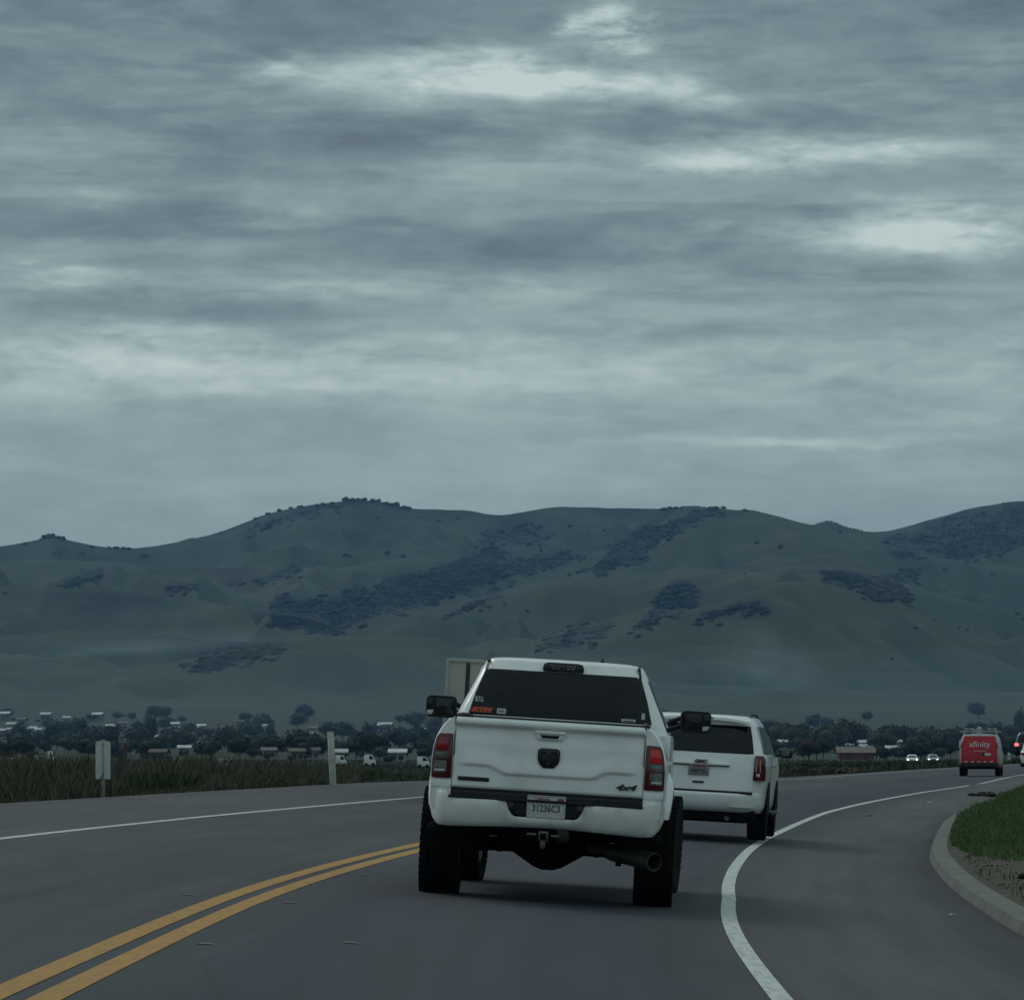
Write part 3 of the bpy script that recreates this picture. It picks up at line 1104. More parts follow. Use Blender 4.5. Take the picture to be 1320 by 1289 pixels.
M['hill'] = hill_material()
PY = 960 - (HILL_Z - CAM_H) * 6000 / HILL_DD
JX = HILL_PX + 16 * fbm(HILL_PX / 22, PY / 12, 3, 31)
JY = PY + 12 * fbm(HILL_PX / 20, PY / 11, 3, 37)
XX = (HILL_PX - 660) / 6000 * HILL_DD
scrub = .50 * sstep(.45, .95, spurs(XX, HILL_DD)) * sstep(2600, 3000, HILL_DD)
for lab, dens, poly in WOODS:
    ins = np.zeros(JX.shape, bool)
    for k in range(len(poly)):
        x1, y1 = poly[k]
        x2, y2 = poly[(k + 1) % len(poly)]
        if y1 != y2:
            ins ^= ((y1 > JY) != (y2 > JY)) & (JX < (x2 - x1) * (JY - y1) / (y2 - y1) + x1)
    scrub = np.maximum(scrub, ins * (.55 + .5 * dens))
ho = mesh_np('hills', HILL_V, HILL_F, M['hill'], True)
ho.data.attributes.new('scrub', 'FLOAT', 'POINT').data.foreach_set('value', scrub.ravel().astype(np.float32))
kind(ho, 'structure')

for lab, dens, poly in WOODS:
    xs_, ys_ = [p[0] for p in poly], [p[1] for p in poly]
    items = []
    area = (max(xs_) - min(xs_)) * (max(ys_) - min(ys_))
    for k in range(int(area / 7 * dens)):
        qx, qy = ra.uniform(min(xs_) - 3, max(xs_) + 3), ra.uniform(min(ys_) - 3, max(ys_) + 3)
        if not in_poly(qx + ra.normal() * 5 + 16 * float(fbm(np.array(qx / 22.), np.array(qy / 12.), 3, 31)), qy + ra.normal() * 2.5 + 12 * float(fbm(np.array(qx / 20.), np.array(qy / 11.), 3, 37)), poly):
            continue
        D = hit(qx, qy + 3)
        if D is None:
            continue
        s = ra.uniform(6, 11) * (1.7 if ra.uniform() < .25 else 1.0)
        items.append(((qx - 660) / 6000 * D, D, float(hill_z(np.array([qx]), np.array([D]))[0]) - .14 * s, s, s * ra.uniform(.42, .62)))
    if items:
        v, f = merge_trees(items, wood_protos, ra)
        kind(mesh_np('woodland', v, f, M['wood'], False), 'stuff', lab)

# single oaks that stand clear on the slopes and against the sky
far_meshes = []
for a, b in hill_protos:
    o = mesh_np('oak_tree', a, b, M['oak'])
    far_meshes.append(o.data)
    bpy.data.objects.remove(o)


def hill_oak(px, py, wpx, label, group=None):
    D = hit(px, py)
    if D is None:
        Ds = np.linspace(2400, 5900, 1500)      # on the skyline: where the crest stands highest in the view
        D = float(Ds[np.argmax((hill_z(np.full_like(Ds, px), Ds) - CAM_H) / Ds)])
    s = wpx * D / 6000
    o = link('oak_tree', far_meshes[ra.randint(len(far_meshes))], None)
    o.location = ((px - 660) / 6000 * D, D, float(hill_z(np.array([px]), np.array([D]))[0]) - .12 * s)
    s *= ra.uniform(.8, 1.25)
    o.scale = (s * 1.15, s, s * ra.uniform(.75, 1.0))
    o.rotation_euler = (0, 0, ra.uniform(0, 6.28))
    tag(o, label, 'tree', group)


for px, py, w in [(52, 695, 9), (58, 693, 12), (65, 692, 14), (72, 693, 13), (79, 695, 10)]:
    hill_oak(px, py + 1, w, 'dark oak in the tight clump on the left skyline knoll', 'oaks of the left skyline knoll')
for px, py, w in [(446, 646, 12), (454, 645, 13), (462, 645, 10), (470, 645, 12), (480, 646, 10), (487, 647, 9), (497, 650, 9), (503, 651, 12), (511, 652, 13), (519, 654, 13), (525, 656, 9)]:
    hill_oak(px, py + 1, w, 'dark oak in the row along the highest skyline summit', 'oaks of the highest summit')
for px, py, w in [(852, 657, 6), (858, 657, 7), (865, 656, 7), (872, 656, 7), (879, 656, 6)]:
    hill_oak(px, py, w, 'small skyline tree left of the central summit', 'small skyline trees beside the central summit')
for px, py, w, l in [(933, 654, 9, 'small round oak on the right shoulder of the central summit'), (961, 659, 9, 'lone round oak on the bare skyline right of the central summit'),
                     (1083, 687, 8, 'small tree on the skyline at the left end of the saddle'),
                     (1294, 650, 5, 'tiny upright tree on top of the right hand hill'), (31, 703, 9, 'lone oak on the skyline left of the knoll'),
                     (118, 706, 8, 'oak on the skyline just right of the knoll'), (645, 666, 5, 'tiny tree in the dip of the long skyline ridge'),
                     (735, 742, 6, 'small oak alone on the pale slope below the long ridge'), (977, 701, 9, 'lone oak on the bare face of the rounded hill, left of a pair'),
                     (1007, 706, 11, 'broad oak on the bare face of the rounded hill, right of a pair')]:
    hill_oak(px, py, w, l)
for px, py, w in [(140, 707, 8), (150, 708, 9), (158, 708, 8), (166, 709, 8), (285, 688, 7), (300, 682, 7), (330, 670, 8), (345, 664, 8), (360, 659, 8), (374, 656, 7), (386, 654, 8), (408, 652, 8), (416, 651, 9), (428, 650, 8)]:
    hill_oak(px, py, w, 'small dark oak along the rising left skyline', 'small oaks along the rising left skyline')
for px, py, w in [(1179, 811, 8), (1205, 800, 7), (1236, 810, 9), (1246, 813, 9), (1312, 792, 11), (1320, 800, 10), (1150, 850, 9), (660, 757, 8), (705, 728, 8),
                  (752, 738, 6), (762, 735, 6), (735, 680, 6), (760, 690, 6), (780, 684, 6), (500, 714, 8), (520, 718, 7), (486, 668, 8), (540, 668, 7), (565, 672, 8), (590, 669, 8), (445, 716, 9), (450, 718, 7), (420, 726, 6),
                  (410, 725, 5), (184, 718, 9), (105, 714, 9), (70, 715, 10), (76, 713, 8), (1010, 738, 7), (960, 740, 6), (355, 838, 8), (620, 790, 8), (680, 790, 7), (1220, 735, 8), (1280, 742, 8), (5, 766, 8)]:
    where = 'on the left slope' if px < 300 else 'under the highest summit' if px < 610 else 'on the pale slope above the pickup' if px < 800 else 'on the rounded hill above the SUV' if px < 1080 else 'on the lower right slope' if px < 1260 else 'near the right picture edge'
    hgt = 'high' if py < 700 else 'halfway up' if py < 780 else 'low'
    hill_oak(px, py, w, f'{"larger" if w > 8 else "small"} lone oak, {hgt} {where}', f'lone oaks {hgt} {where}')

# ------------------------------------------------------------------ the town at the foot of the hills
def crown_mesh(seed, w, h, n_lobe, n_leaf, leaf, z0, mat):
    r = np.random.RandomState(seed)
    a, b = clump_tree(r, rand_lobes(r, w, h, n_lobe, z0), n_leaf, leaf, .82)
    o = mesh_np('crown', a, b, mat)
    me = o.data
    bpy.data.objects.remove(o)
    return me


M['town_leaf'] = noisy('town_tree_leaves', [(.012, .025, .020), (.022, .038, .027), (.036, .052, .034)], .25, .9, 5, .35, .65, rand=.4)  # leaf colours raised and blued, with distance haze put into them
M['town_leaf_brown'] = noisy('bare_twig_crown', [(.030, .026, .020), (.05, .044, .034)], .3, .9, 5, rand=.3)
TREES = {
    'broad': ('dark broad tree', [crown_mesh(40 + k, 13, 10.5, 5, 330, .8, .4, M['town_leaf']) for k in range(3)], 3.5),
    'tall': ('tall upright tree', [crown_mesh(50 + k, 8, 15, 4, 330, .75, .4, M['town_leaf']) for k in range(2)], 5.0),
    'low': ('low bushy tree', [crown_mesh(60 + k, 10, 6, 4, 260, .7, .2, M['town_leaf']) for k in range(2)], 2.0),
    'bare': ('brownish bare tree', [crown_mesh(70, 8, 8, 5, 300, .5, .6, M['town_leaf_brown'])], 3.0),
}
tm = MB().tube([(0, 0, -.5), (.1, 0, 2), (0, .1, 5)], [.35, .28, .16], 7)
trunk_o = tm.build('trunk', M['bark'])
trunk_me = trunk_o.data
bpy.data.objects.remove(trunk_o)


def town_z(y):
    return float(far_z(y))


MARKS = [(-60, 'left of the picture'), (40, 'near the left picture edge'), (134, 'behind the folded marker panel'), (215, 'just right of the marker panel'), (290, 'between marker panel and post'), (365, 'left of the guide post'), (430, 'behind the guide post'),
         (500, 'right of the guide post'), (555, 'beside the pickup mirror'), (1015, 'beside the SUV mirror'), (1085, 'right of the SUV'), (1140, 'above the dull red barn'), (1190, 'above the oncoming cars'), (1262, 'behind the red van'), (1330, 'at the right picture edge')]


def spot(px):
    return min(MARKS, key=lambda m: abs(m[0] - px))[1]


def row(D):
    return 'first row' if D < 1000 else 'second row' if D < 1160 else 'middle rows' if D < 1380 else 'upper slope' if D < 1700 else 'highest row'


def town_tree(px, D, typ, s):
    lab, meshes, tz = TREES[typ]
    size = 'small' if s < .6 else 'large' if s > .8 else 'medium'
    lab = f'{size} {lab.replace(" tree", " town tree")}, {row(D)}, {spot(px)}'
    t = thing('town_tree', lab, 'tree', ((px - 660) / 6000 * D, D, town_z(D)), (0, 0, ra.uniform(0, 6.28)), 'trees of the far town, ' + row(D) + ', ' + spot(px))
    t.scale = (s, s, s * ra.uniform(.85, 1.12))
    s = t.scale[0] * .78
    t.scale = (s, s, s * .95)
    link('crown', meshes[ra.randint(len(meshes))], None, t)
    link('trunk', trunk_me, None, t)


for k in range(290):
    D = ra.choice([900, 1000, 1100, 1200, 1320, 1480, 1650, 1850], p=[.14, .15, .15, .15, .13, .12, .09, .07]) + ra.uniform(-45, 45)
    px = ra.uniform(-130, 575) if ra.uniform() < .66 else ra.uniform(985, 1450)
    typ = ra.choice(['broad', 'low', 'bare', 'tall'], p=[.45, .40, .10, .05])
    s = ra.uniform(.45, .8) if D < 1150 else ra.uniform(.55, .95)
    if px < 575 and D < 1150:
        s *= .8
    town_tree(px, D, typ, s)
for px, D, typ, s in [(385, 930, 'broad', .80), (405, 940, 'broad', .72), (350, 935, 'broad', .58), (480, 940, 'broad', .75), (460, 960, 'broad', .7), (545, 980, 'broad', .6), (262, 930, 'broad', .55), (188, 940, 'low', .8), (115, 930, 'broad', .6), (30, 930, 'broad', .6), (-20, 940, 'broad', .7),
                      (1088, 1150, 'broad', 1.15), (1075, 1140, 'broad', 1.0), (1105, 1180, 'broad', 1.0), (1058, 1190, 'broad', .95), (1030, 1160, 'broad', .95), (1010, 1200, 'broad', 1.0), (1150, 1190, 'broad', .9), (1170, 1200, 'broad', .85), (1200, 1180, 'broad', .9), (1225, 1180, 'broad', .8),
                      (1285, 900, 'tall', .52), (1310, 1000, 'broad', .7), (1255, 1000, 'broad', .6), (1330, 980, 'broad', .7), (1270, 1020, 'broad', .65)]:
    town_tree(px, D, typ, s)

M['wall_a'] = noisy('house_wall_pale', [(.20, .20, .19), (.30, .30, .29)], .8, .8, rand=.3)
M['wall_b'] = noisy('house_wall_tan', [(.13, .12, .10), (.20, .18, .155)], .8, .8, rand=.3)
M['roof_a'] = noisy('roof_pale_metal', [(.36, .38, .39), (.58, .60, .61)], .6, .5, rand=.3)
M['roof_b'] = noisy('roof_brown', [(.10, .085, .075), (.17, .15, .13)], .8, .8, rand=.3)
M['barn_red'] = noisy('barn_wall_red', [(.13, .045, .04), (.18, .06, .05)], .6, .8)
M['window_dark'] = pmat('far_window', (.02, .025, .03), .15)


def house(px, D, w, d, h, wall, roof, label, rz=0.0, dz=0.0, group=None, name='house', cat='house'):
    t = thing(name, label, cat, ((px - 660) / 6000 * D, D, town_z(D) + dz), (0, 0, rz), group)
    MB().box((0, 0, h / 2 - .4), (w, d, h + .8)).build('wall', M[wall], t, smooth=0)
    e = .45
    rh = min(w, d) * .22
    p = [(-d / 2 - e, h - .02), (0, h + rh), (d / 2 + e, h - .02), (d / 2 + e, h + .16), (0, h + rh + .2), (-d / 2 - e, h + .16)]
    MB().prism(p, -w / 2 - e, w / 2 + e, 'x').build('roof', M[roof], t, smooth=0)
    n = max(2, int(w / 4))
    for k in range(n):
        x = -w / 2 + w * (k + .5) / n
        MB().box((x, -d / 2 - .03, h * .52), (.8, .1, .8)).build('window', M['window_dark'], t, smooth=0)
    return t


HOUSES = [(8, 1830, 16, 917, 'roof_a', 'wall_b'), (16, 1500, 14, 931, 'roof_a', 'wall_a'), (60, 1840, 17, 918, 'roof_a', 'wall_b'), (86, 1760, 9, 923, 'roof_a', 'wall_a'), (127, 1830, 18, 918, 'roof_a', 'wall_b'),
          (42, 1420, 10, 936, 'roof_a', 'wall_a'), (51, 1400, 8, 938, 'roof_a', 'wall_a'), (63, 1430, 11, 936, 'roof_a', 'wall_a'), (6, 1380, 14, 939, 'roof_a', 'wall_b'), (135, 1330, 11, 943, 'roof_b', 'wall_a'),
          (195, 1500, 9, 932, 'roof_a', 'wall_b'), (260, 1450, 14, 933, 'roof_a', 'wall_a'), (251, 1420, 6, 936, 'roof_a', 'wall_a'), (236, 1400, 10, 936, 'roof_b', 'wall_b'), (223, 1300, 9, 946, 'roof_b', 'wall_a'),
          (248, 1310, 8, 944, 'roof_b', 'wall_b'), (341, 1720, 9, 924, 'roof_a', 'wall_b'), (342, 1480, 9, 933, 'roof_a', 'wall_a'), (292, 1470, 7, 935, 'roof_b', 'wall_a'), (292, 1260, 11, 951, 'roof_b', 'wall_a'),
          (347, 900, 8, 963, 'roof_b', 'wall_a'), (403, 890, 16, 963, 'roof_b', 'wall_a'), (382, 890, 9, 964, 'roof_b', 'wall_b'), (437, 880, 6, 965, 'roof_a', 'wall_a'), (479, 1050, 31, 951, 'roof_b', 'wall_a'),
          (497, 1480, 24, 931, 'roof_a', 'wall_b'), (553, 1400, 16, 937, 'roof_a', 'wall_b'), (405, 1560, 9, 936, 'roof_b', 'wall_a'), (513, 880, 26, 965, 'roof_a', 'wall_a'), (206, 880, 12, 970, 'roof_b', 'wall_b'),
          (1010, 1150, 9, 953, 'roof_a', 'wall_a'), (1030, 1200, 10, 948, 'roof_b', 'wall_a'), (1066, 1090, 10, 956, 'roof_b', 'wall_a'), (1093, 1080, 18, 957, 'roof_a', 'wall_a'), (1115, 1080, 8, 959, 'roof_a', 'wall_a'),
          (1154, 1130, 8, 953, 'roof_a', 'wall_a'), (1189, 1090, 11, 956, 'roof_a', 'wall_a'), (30, 1700, 8, 925, 'roof_b', 'wall_b'), (110, 1640, 9, 928, 'roof_b', 'wall_a'), (160, 1600, 9, 930, 'roof_b', 'wall_b'), (310, 1620, 8, 928, 'roof_b', 'wall_b')]
seen = {}
for k in range(22):
    HOUSES.append((float(ra.uniform(-20, 560)) if k < 15 else float(ra.uniform(1000, 1230)), 0, float(ra.uniform(6, 12)), float(ra.uniform(926, 962)) if k < 15 else float(ra.uniform(945, 962)), 'roof_a', ['wall_a', 'wall_b'][k % 2]))
for px, D0, wpx, ytop, rf, wl in HOUSES:
    tall = 2.4 if ytop > 955 else 3.2 if ytop > 940 else 3.6
    Dn = np.linspace(800, 2050, 600)
    D = float(Dn[np.argmin(np.abs(far_z(Dn) + tall - CAM_H - (960 - ytop) * Dn / 6000))])
    w = max(wpx * D / 6000 * .68, 2.4)
    d = max(3.0, min(w, 6))
    h = max(1.6, tall - min(w, d) * .22 - .2)
    body = {'roof_a': 'white roofed', 'roof_b': 'brown roofed'}[rf] + {'wall_a': ' pale', 'wall_b': ' tan'}[wl]
    wide = 'wide' if wpx > 13 else 'small'
    lab = f'{wide} {body} house, {row(D)}, {spot(px)}'
    house(px, D, w, d, h, wl, rf, lab, ra.uniform(-.25, .25), group='far town houses, ' + row(D) + ', ' + spot(px))
    # garden trees hide most of its walls
    for q in range(1):
        town_tree(px + ra.choice([-1, 1]) * ra.uniform(.4, .8) * wpx, D - ra.uniform(8, 25), 'low', ra.uniform(.20, .34))
house(1102, 930, 7.0, 5, 1.9, 'barn_red', 'roof_b', 'long low dull red barn beyond the grass', 0.0, -.7, name='barn', cat='barn')

# pale vehicles parked along the far edge of the fields
M['far_white'] = pmat('far_white_paint', (.70, .71, .71), .35, coat=.3)
def small_van(px, D, l, h, label, z=None):
    t = thing('parked_van', label, 'van', ((px - 660) / 6000 * D, D, town_z(D) if z is None else z), (0, 0, 0))
    t.scale = (.78, .78, .78)
    MB().prism([(-l / 2, .35), (l / 2, .35), (l / 2, h * .55), (l * .36, h * .62), (l * .22, h), (-l / 2, h)], -.95, .95, 'y').build('body', M['far_white'], t, bevel=.08)
    MB().prism([(l * .34, h * .62), (l * .205, h * .94), (-l * .05, h * .94), (-l * .05, h * .62)], -.965, -.9, 'y').build('side_window', M['window_dark'], t, smooth=0)
    for x in (-l * .3, l * .3):
        MB().lathe([(.18, -.12), (.36, -.12), (.36, .12), (.18, .12)], (x, -.85, .36), 'y', 16).build('wheel', M['rubber'], t)
for px, D, l, h, lab in [(14, 640, 1.6, 2.0, 'white van parked at the field edge, leftmost of the far row'), (20, 610, 1.2, 1.7, 'small white car-van parked low at the field edge near the left frame side'), (52, 700, 1.8, 2.1, 'white van parked between the leftmost pair and the tall white van'),
                         (290, 620, 2.2, 1.9, 'white van parked alone at the field edge between the two roadside posts'), (440, 680, 2.0, 2.2, 'white van parked just right of the white roadside post'), (477, 690, 2.2, 2.2, 'white van parked before the large pale building'), (546, 650, 2.2, 2.1, 'white van parked at the field edge left of the pickup mirror')]:
    small_van(px, D, l, h, lab)
small_van(66, 690, 1.2, 2.9, 'tall narrow white box van parked at the far field edge')
# ------------------------------------------------------------------ vehicles
def wheel(parent, x, y, r, w, rim, steer=0.0, tread=True, name='wheel'):
    """rim is the wheel, the tyre its child"""
    s = 1 if x > 0 else -1
    rr = r * .58
    b = MB()
    b.lathe([(.03, s * .02), (.07, s * .03), (.09, 0), (rr * .8, -s * .03), (rr, s * w * .40), (rr, -s * w * .42), (rr * .6, -s * w * .40), (.03, -s * w * .38)], (0, 0, 0), 'x', 28)
    for k in range(6):
        a = math.pi * k / 3
        b.box((s * .02, math.cos(a) * rr * .55, math.sin(a) * rr * .55), (.05, .07, rr * .8), rx=a - math.pi / 2)
    wo = b.build(name, rim, parent, loc=(x, y, r))
    wo.rotation_euler = (0, 0, steer)
    hw = w / 2
    pr = [(rr, -hw * .8), (r * .80, -hw), (r * .93, -hw * .97), (r * .985, -hw * .80)]
    if tread:
        for g in (-.5, -.17, .17, .5):
            pr += [(r, hw * (g - .10)), (r - .014, hw * (g - .075)), (r - .014, hw * (g + .075)), (r, hw * (g + .10))]
    pr += [(r * .985, hw * .80), (r * .93, hw * .97), (r * .80, hw), (rr, hw * .8)]
    t = MB().lathe(pr, (0, 0, 0), 'x', 56)
    if tread:
        n = 44
        for k in range(n):
            a = 2 * math.pi * k / n
            for sd in (-1, 1):
                t.box((sd * hw * .84, math.cos(a + .05 * sd) * (r - .009), math.sin(a + .05 * sd) * (r - .009)), (hw * .30, .040, .014), rx=a + .05 * sd + math.pi / 2)
    t.build('tyre', M['rubber'], wo, smooth=30)
    return wo


class Shell:
    """stack of rounded plan outlines: (z, half width, y rear, y front, squareness)"""

    def __init__(s, rows):
        s.t = np.array(rows, float)

    def at(s, z):
        return [np.interp(z, s.t[:, 0], s.t[:, k]) for k in range(1, 5)]

    def ring(s, z, n=96):
        w, a, b, e = s.at(z)
        out = []
        for k in range(n):
            t = 2 * math.pi * (k + .5) / n
            c, q = math.cos(t), math.sin(t)
            # even spacing on a squarish outline
            m = max(abs(c), abs(q))
            c, q = c / m, q / m
            r = (abs(c)**e + abs(q)**e) ** (-1 / e)
            out.append((w * c * r, (a + b) / 2 + (b - a) / 2 * q * r, z))
        return out

    def rear(s, x, z, off=0.0):
        w, a, b, e = s.at(z)
        u = min(abs(x) / w, .999)
        return (x, (a + b) / 2 - (b - a) / 2 * (1 - u**e) ** (1 / e) - off, z)

    def side(s, y, z, sg, off=0.0):
        w, a, b, e = s.at(z)
        u = min(abs(y - (a + b) / 2) / ((b - a) / 2), .999)
        return (sg * (w * (1 - u**e) ** (1 / e) + off), y, z)

    def mesh(s, zs, top=0.0):
        rings = [s.ring(z) for z in zs]
        if top:
            w, a, b, e = s.at(zs[-1])
            for k, (q, h) in enumerate([(.985, .35), (.93, .62), (.8, .82), (.55, .95), (.25, 1.0), (.04, 1.0)]):
                rings.append([(x * q, (a + b) / 2 + (y - (a + b) / 2) * q, zs[-1] + top * h) for x, y, z in rings[len(zs) - 1]])
        return MB().loft(rings)

    def rear_panel(s, name, corners, mat, parent, off=.006, n=14, thick=0.0):
        """corners: (z, x left, x right) rows from bottom to top, laid proud of the rear face"""
        zs = [c[0] for c in corners]
        rows = []
        for z in np.linspace(zs[0], zs[-1], 12):
            l = np.interp(z, zs, [c[1] for c in corners])
            r = np.interp(z, zs, [c[2] for c in corners])
            rows.append([s.rear(x, z, off) for x in np.linspace(l, r, n)])
        o = MB().grid(rows).build(name, mat, parent, smooth=60)
        return o

    def side_panel(s, name, rows_, sg, mat, parent, off=.005, n=8):
        zs = [c[0] for c in rows_]
        rows = []
        for z in np.linspace(zs[0], zs[-1], 8):
            a = np.interp(z, zs, [c[1] for c in rows_])
            b = np.interp(z, zs, [c[2] for c in rows_])
            rows.append([s.side(y, z, sg, off) for y in np.linspace(a, b, n)])
        return MB().grid(rows).build(name, mat, parent, smooth=60)


def on_road(off, y, yaw):
    return (float(lane_x(y)) + off, y, float(road_z(off, y))), (0, math.atan(float(bank(y))), -yaw)


# ---- the lifted white pickup
loc, rot = on_road(.61, 40.0, R(2.6))
loc = (.30, 42.0, -.0625 * (.30 - float(lane_x(42.0))) - .014)
pk = thing('pickup_truck', 'lifted white crew cab pickup with black emblem on its tailgate', 'pickup truck', loc, (0, R(3.55), rot[2]))
pk.scale = (1.05, 1.05, 1.05)
WR = .46
for sx in (-1, 1):
    wheel(pk, sx * .915, 0.0, WR, .335, M['rim'])
    wheel(pk, sx * .915, 3.80, WR, .335, M['rim'], steer=-R(4))

BED_PROF = [(.74, .955), (.85, .972), (1.0, .982), (1.15, .984), (1.26, .975), (1.36, .950), (1.43, .915), (1.48, .876), (1.512, .835), (1.525, .80)]


def bed_w(h):
    return lerp_tab(BED_PROF, h)


ARC_Y, ARC_Z, ARC_R = 0.0, .50, .535
for sx in (-1, 1):
    rows = []
    for yy in np.linspace(-1.20, .755, 48):
        dy = yy - ARC_Y
        zb = .76
        if abs(dy) < ARC_R:
            zb = max(zb, ARC_Z + math.sqrt(ARC_R**2 - dy * dy))
        hs = list(np.linspace(zb, 1.525, 22))
        row = []
        for h in hs:
            d = math.hypot(dy, h - ARC_Z) - ARC_R
            flare = .062 * (1 - sstep(.0, .17, max(d, 0)))
            endc = .02 * sstep(.10, 0, yy + 1.2) if h < 1.5 else 0
            row.append((sx * (bed_w(h) + flare - endc), yy, h))
        # over the rail and down the inside
        row += [(sx * .785, yy, 1.528), (sx * .755, yy, 1.52), (sx * .745, yy, 1.40), (sx * .745, yy, .98)]
        # under the outer lip
        x0 = row[0]
        row.insert(0, (x0[0] - sx * .10, yy, x0[2] + .01))
        rows.append(row)
    b = MB().grid(rows)
    # closed rear face of the bedside
    r0 = rows[0]
    n = len(r0)
    face = [(abs(p[0]), p[2]) for p in r0]
    cx_ = sx * .80
    o_ = len(b.v)
    b.add([(cx_, -1.2, p[2]) if abs(p[0]) > .80 else (p[0], -1.2, p[2]) for p in r0], [])
    b.f += [(k, k + 1, o_ + k + 1, o_ + k) for k in range(n - 1)]
    b.build('bedside', M['white'], pk, smooth=40)
    # wheel-well liner
    lin = []
    for xx in (sx * .99, sx * .60):
        lin.append([(xx, ARC_Y + (ARC_R + .01) * math.cos(t), ARC_Z + (ARC_R + .01) * math.sin(t)) for t in np.linspace(-.2, math.pi + .2, 24)])
    MB().grid(lin).build('wheel_well', M['under'], pk, smooth=60)
    # lamp set in the rear corner: dark red housing, red lens over two clear lenses
    out = []
    for h in np.linspace(1.005, 1.372, 12):
        out.append((sx * (bed_w(h) - .012), h))
    pts = [(sx * .802, 1.005)] + out[:-1] + [(sx * .925, 1.375), (sx * .806, 1.380)]
    lamp = MB().prism(pts, -1.224, -1.05, 'y').build('tail_lamp', M['dark_red'], pk, bevel=.012)
    def lens(h0, h1, x0, name, mat, y=-1.231):
        p = [(sx * x0, h0), (sx * (bed_w(h0) - .030), h0), (sx * (bed_w((h0 + h1) / 2) - .030), (h0 + h1) / 2), (sx * (bed_w(h1) - .034), h1), (sx * x0, h1)]
        return MB().prism(p, y, -1.2, 'y').build(name, mat, lamp, bevel=.007)
    lens(1.235, 1.345, .842, 'red_lens', M['red_bright'] if sx > 0 else M['red_lens'])
    lens(1.165, 1.222, .846, 'reverse_lens', M['clear_lens'])
    lens(1.048, 1.150, .846, 'clear_lens', M['clear_lens'])
    MB().box((sx * .905, -1.232, 1.072), (.085, .008, .016)).build('lens_strip', M['lens_white'], lamp, smooth=0)
    # body coloured filler below the lamp
    MB().prism([(sx * .802, .93), (sx * .965, .93), (sx * .968, .995), (sx * .802, .995)], -1.212, -1.15, 'y').build('corner_filler', M['white'], pk, bevel=.006)
    MB().tube([(sx * .80, -1.19, 1.524), (sx * .775, -.6, 1.534), (sx * .775, .7, 1.534)], [.022, .028, .028], 8).build('bed_rail_cap', M['black'], pk)

# tailgate: a lip along the top, a hollow below it, and the bowed crease low down
TW = .790
rows = []
for h in np.linspace(.935, 1.522, 74):
    hw = TW + (.006 if h < 1.2 else -.004)
    row = []
    for k in range(61):
        x = -hw + 2 * hw * k / 60
        ax = abs(x)
        crease = 1.062 + .062 * float(sstep(.34, .52, ax))
        y_ = -1.214
        y_ -= .026 * float(sstep(1.445, 1.475, h)) * (1 - .6 * float(sstep(1.495, 1.522, h)))
        y_ += .020 * float(sstep(1.30, 1.435, h)) * (1 - float(sstep(1.44, 1.47, h)))
        fade = 1 - float(sstep(.66, .76, ax))
        y_ -= .017 * float(sstep(crease - .010, crease + .016, h)) * (1 - float(sstep(crease + .02, crease + .17, h))) * fade
        y_ += .012 * float(sstep(.955, .935, h)) + .012 * float(sstep(hw - .012, hw, ax))
        row.append((x, y_, h))
    rows.append(row)
tg = MB().grid(rows)
nb = len(rows[0])
tg.add([(p[0], -1.15, p[2]) for p in rows[0]] + [(p[0], -1.15, p[2]) for p in rows[-1]], [])
o_ = 74 * nb
tg.f += [(k, k + 1, o_ + k + 1, o_ + k) for k in range(nb - 1)] + [(73 * nb + k, 73 * nb + k + 1, o_ + nb + k + 1, o_ + nb + k) for k in range(nb - 1)]
gate = tg.build('tailgate', M['white'], pk, smooth=45)
MB().box((0, -1.165, 1.533), (1.54, .07, .016)).build('tailgate_cap', M['black'], gate, bevel=.004)
# latch handle with its dark finger slot
MB().prism([(-.135, 1.440), (.135, 1.440), (.105, 1.372), (-.105, 1.372)], -1.232, -1.18, 'y').build('handle_bezel', M['white'], gate, bevel=.010)
MB().prism([(-.082, 1.412), (.082, 1.412), (.066, 1.384), (-.066, 1.384)], -1.2365, -1.20, 'y').build('handle_slot', M['gloss_black'], gate, bevel=.004)
MB().prism([(-.13, 1.446), (.13, 1.446), (.12, 1.420), (-.12, 1.420)], -1.246, -1.20, 'y').build('handle', M['white'], gate, bevel=.007)
# black shield emblem with a horned head in relief
sh = [(-.062, 1.303), (.062, 1.303), (.088, 1.292), (.094, 1.27), (.092, 1.205), (.078, 1.172), (.045, 1.138), (-.045, 1.138), (-.078, 1.172), (-.092, 1.205), (-.094, 1.27), (-.088, 1.292)]
em = MB().prism(sh, -1.238, -1.19, 'y').build('emblem', M['gloss_black'], gate, bevel=.006)
b = MB()
for q in (-1, 1):
    b.prism([(q * .012, 1.262), (q * .055, 1.282), (q * .076, 1.262), (q * .074, 1.215), (q * .052, 1.196), (q * .052, 1.222), (q * .058, 1.25), (q * .03, 1.246)], -1.245, -1.236, 'y')
b.prism([(-.026, 1.240), (.026, 1.240), (.018, 1.172), (0, 1.152), (-.018, 1.172)], -1.246, -1.236, 'y')
b.build('emblem_relief', M['black'], em, smooth=0)
# dark bar badge on the left, 4x4 on the right
bd = MB().box((-.617, -1.216, 1.012), (.262, .012, .034)).build('badge_bar', M['gloss_black'], gate, bevel=.003)
text('badge_lettering', 'BIG HORN', .036, M['black'], bd, (-.617, -1.2225, 1.012), bold=.0006, sx=1.25, ext=.001)
text('badge_four_by_four', '4x4', .068, M['gloss_black'], gate, (.648, -1.220, 1.016), bold=.0022, shear=.35, sx=1.6, ext=.005)

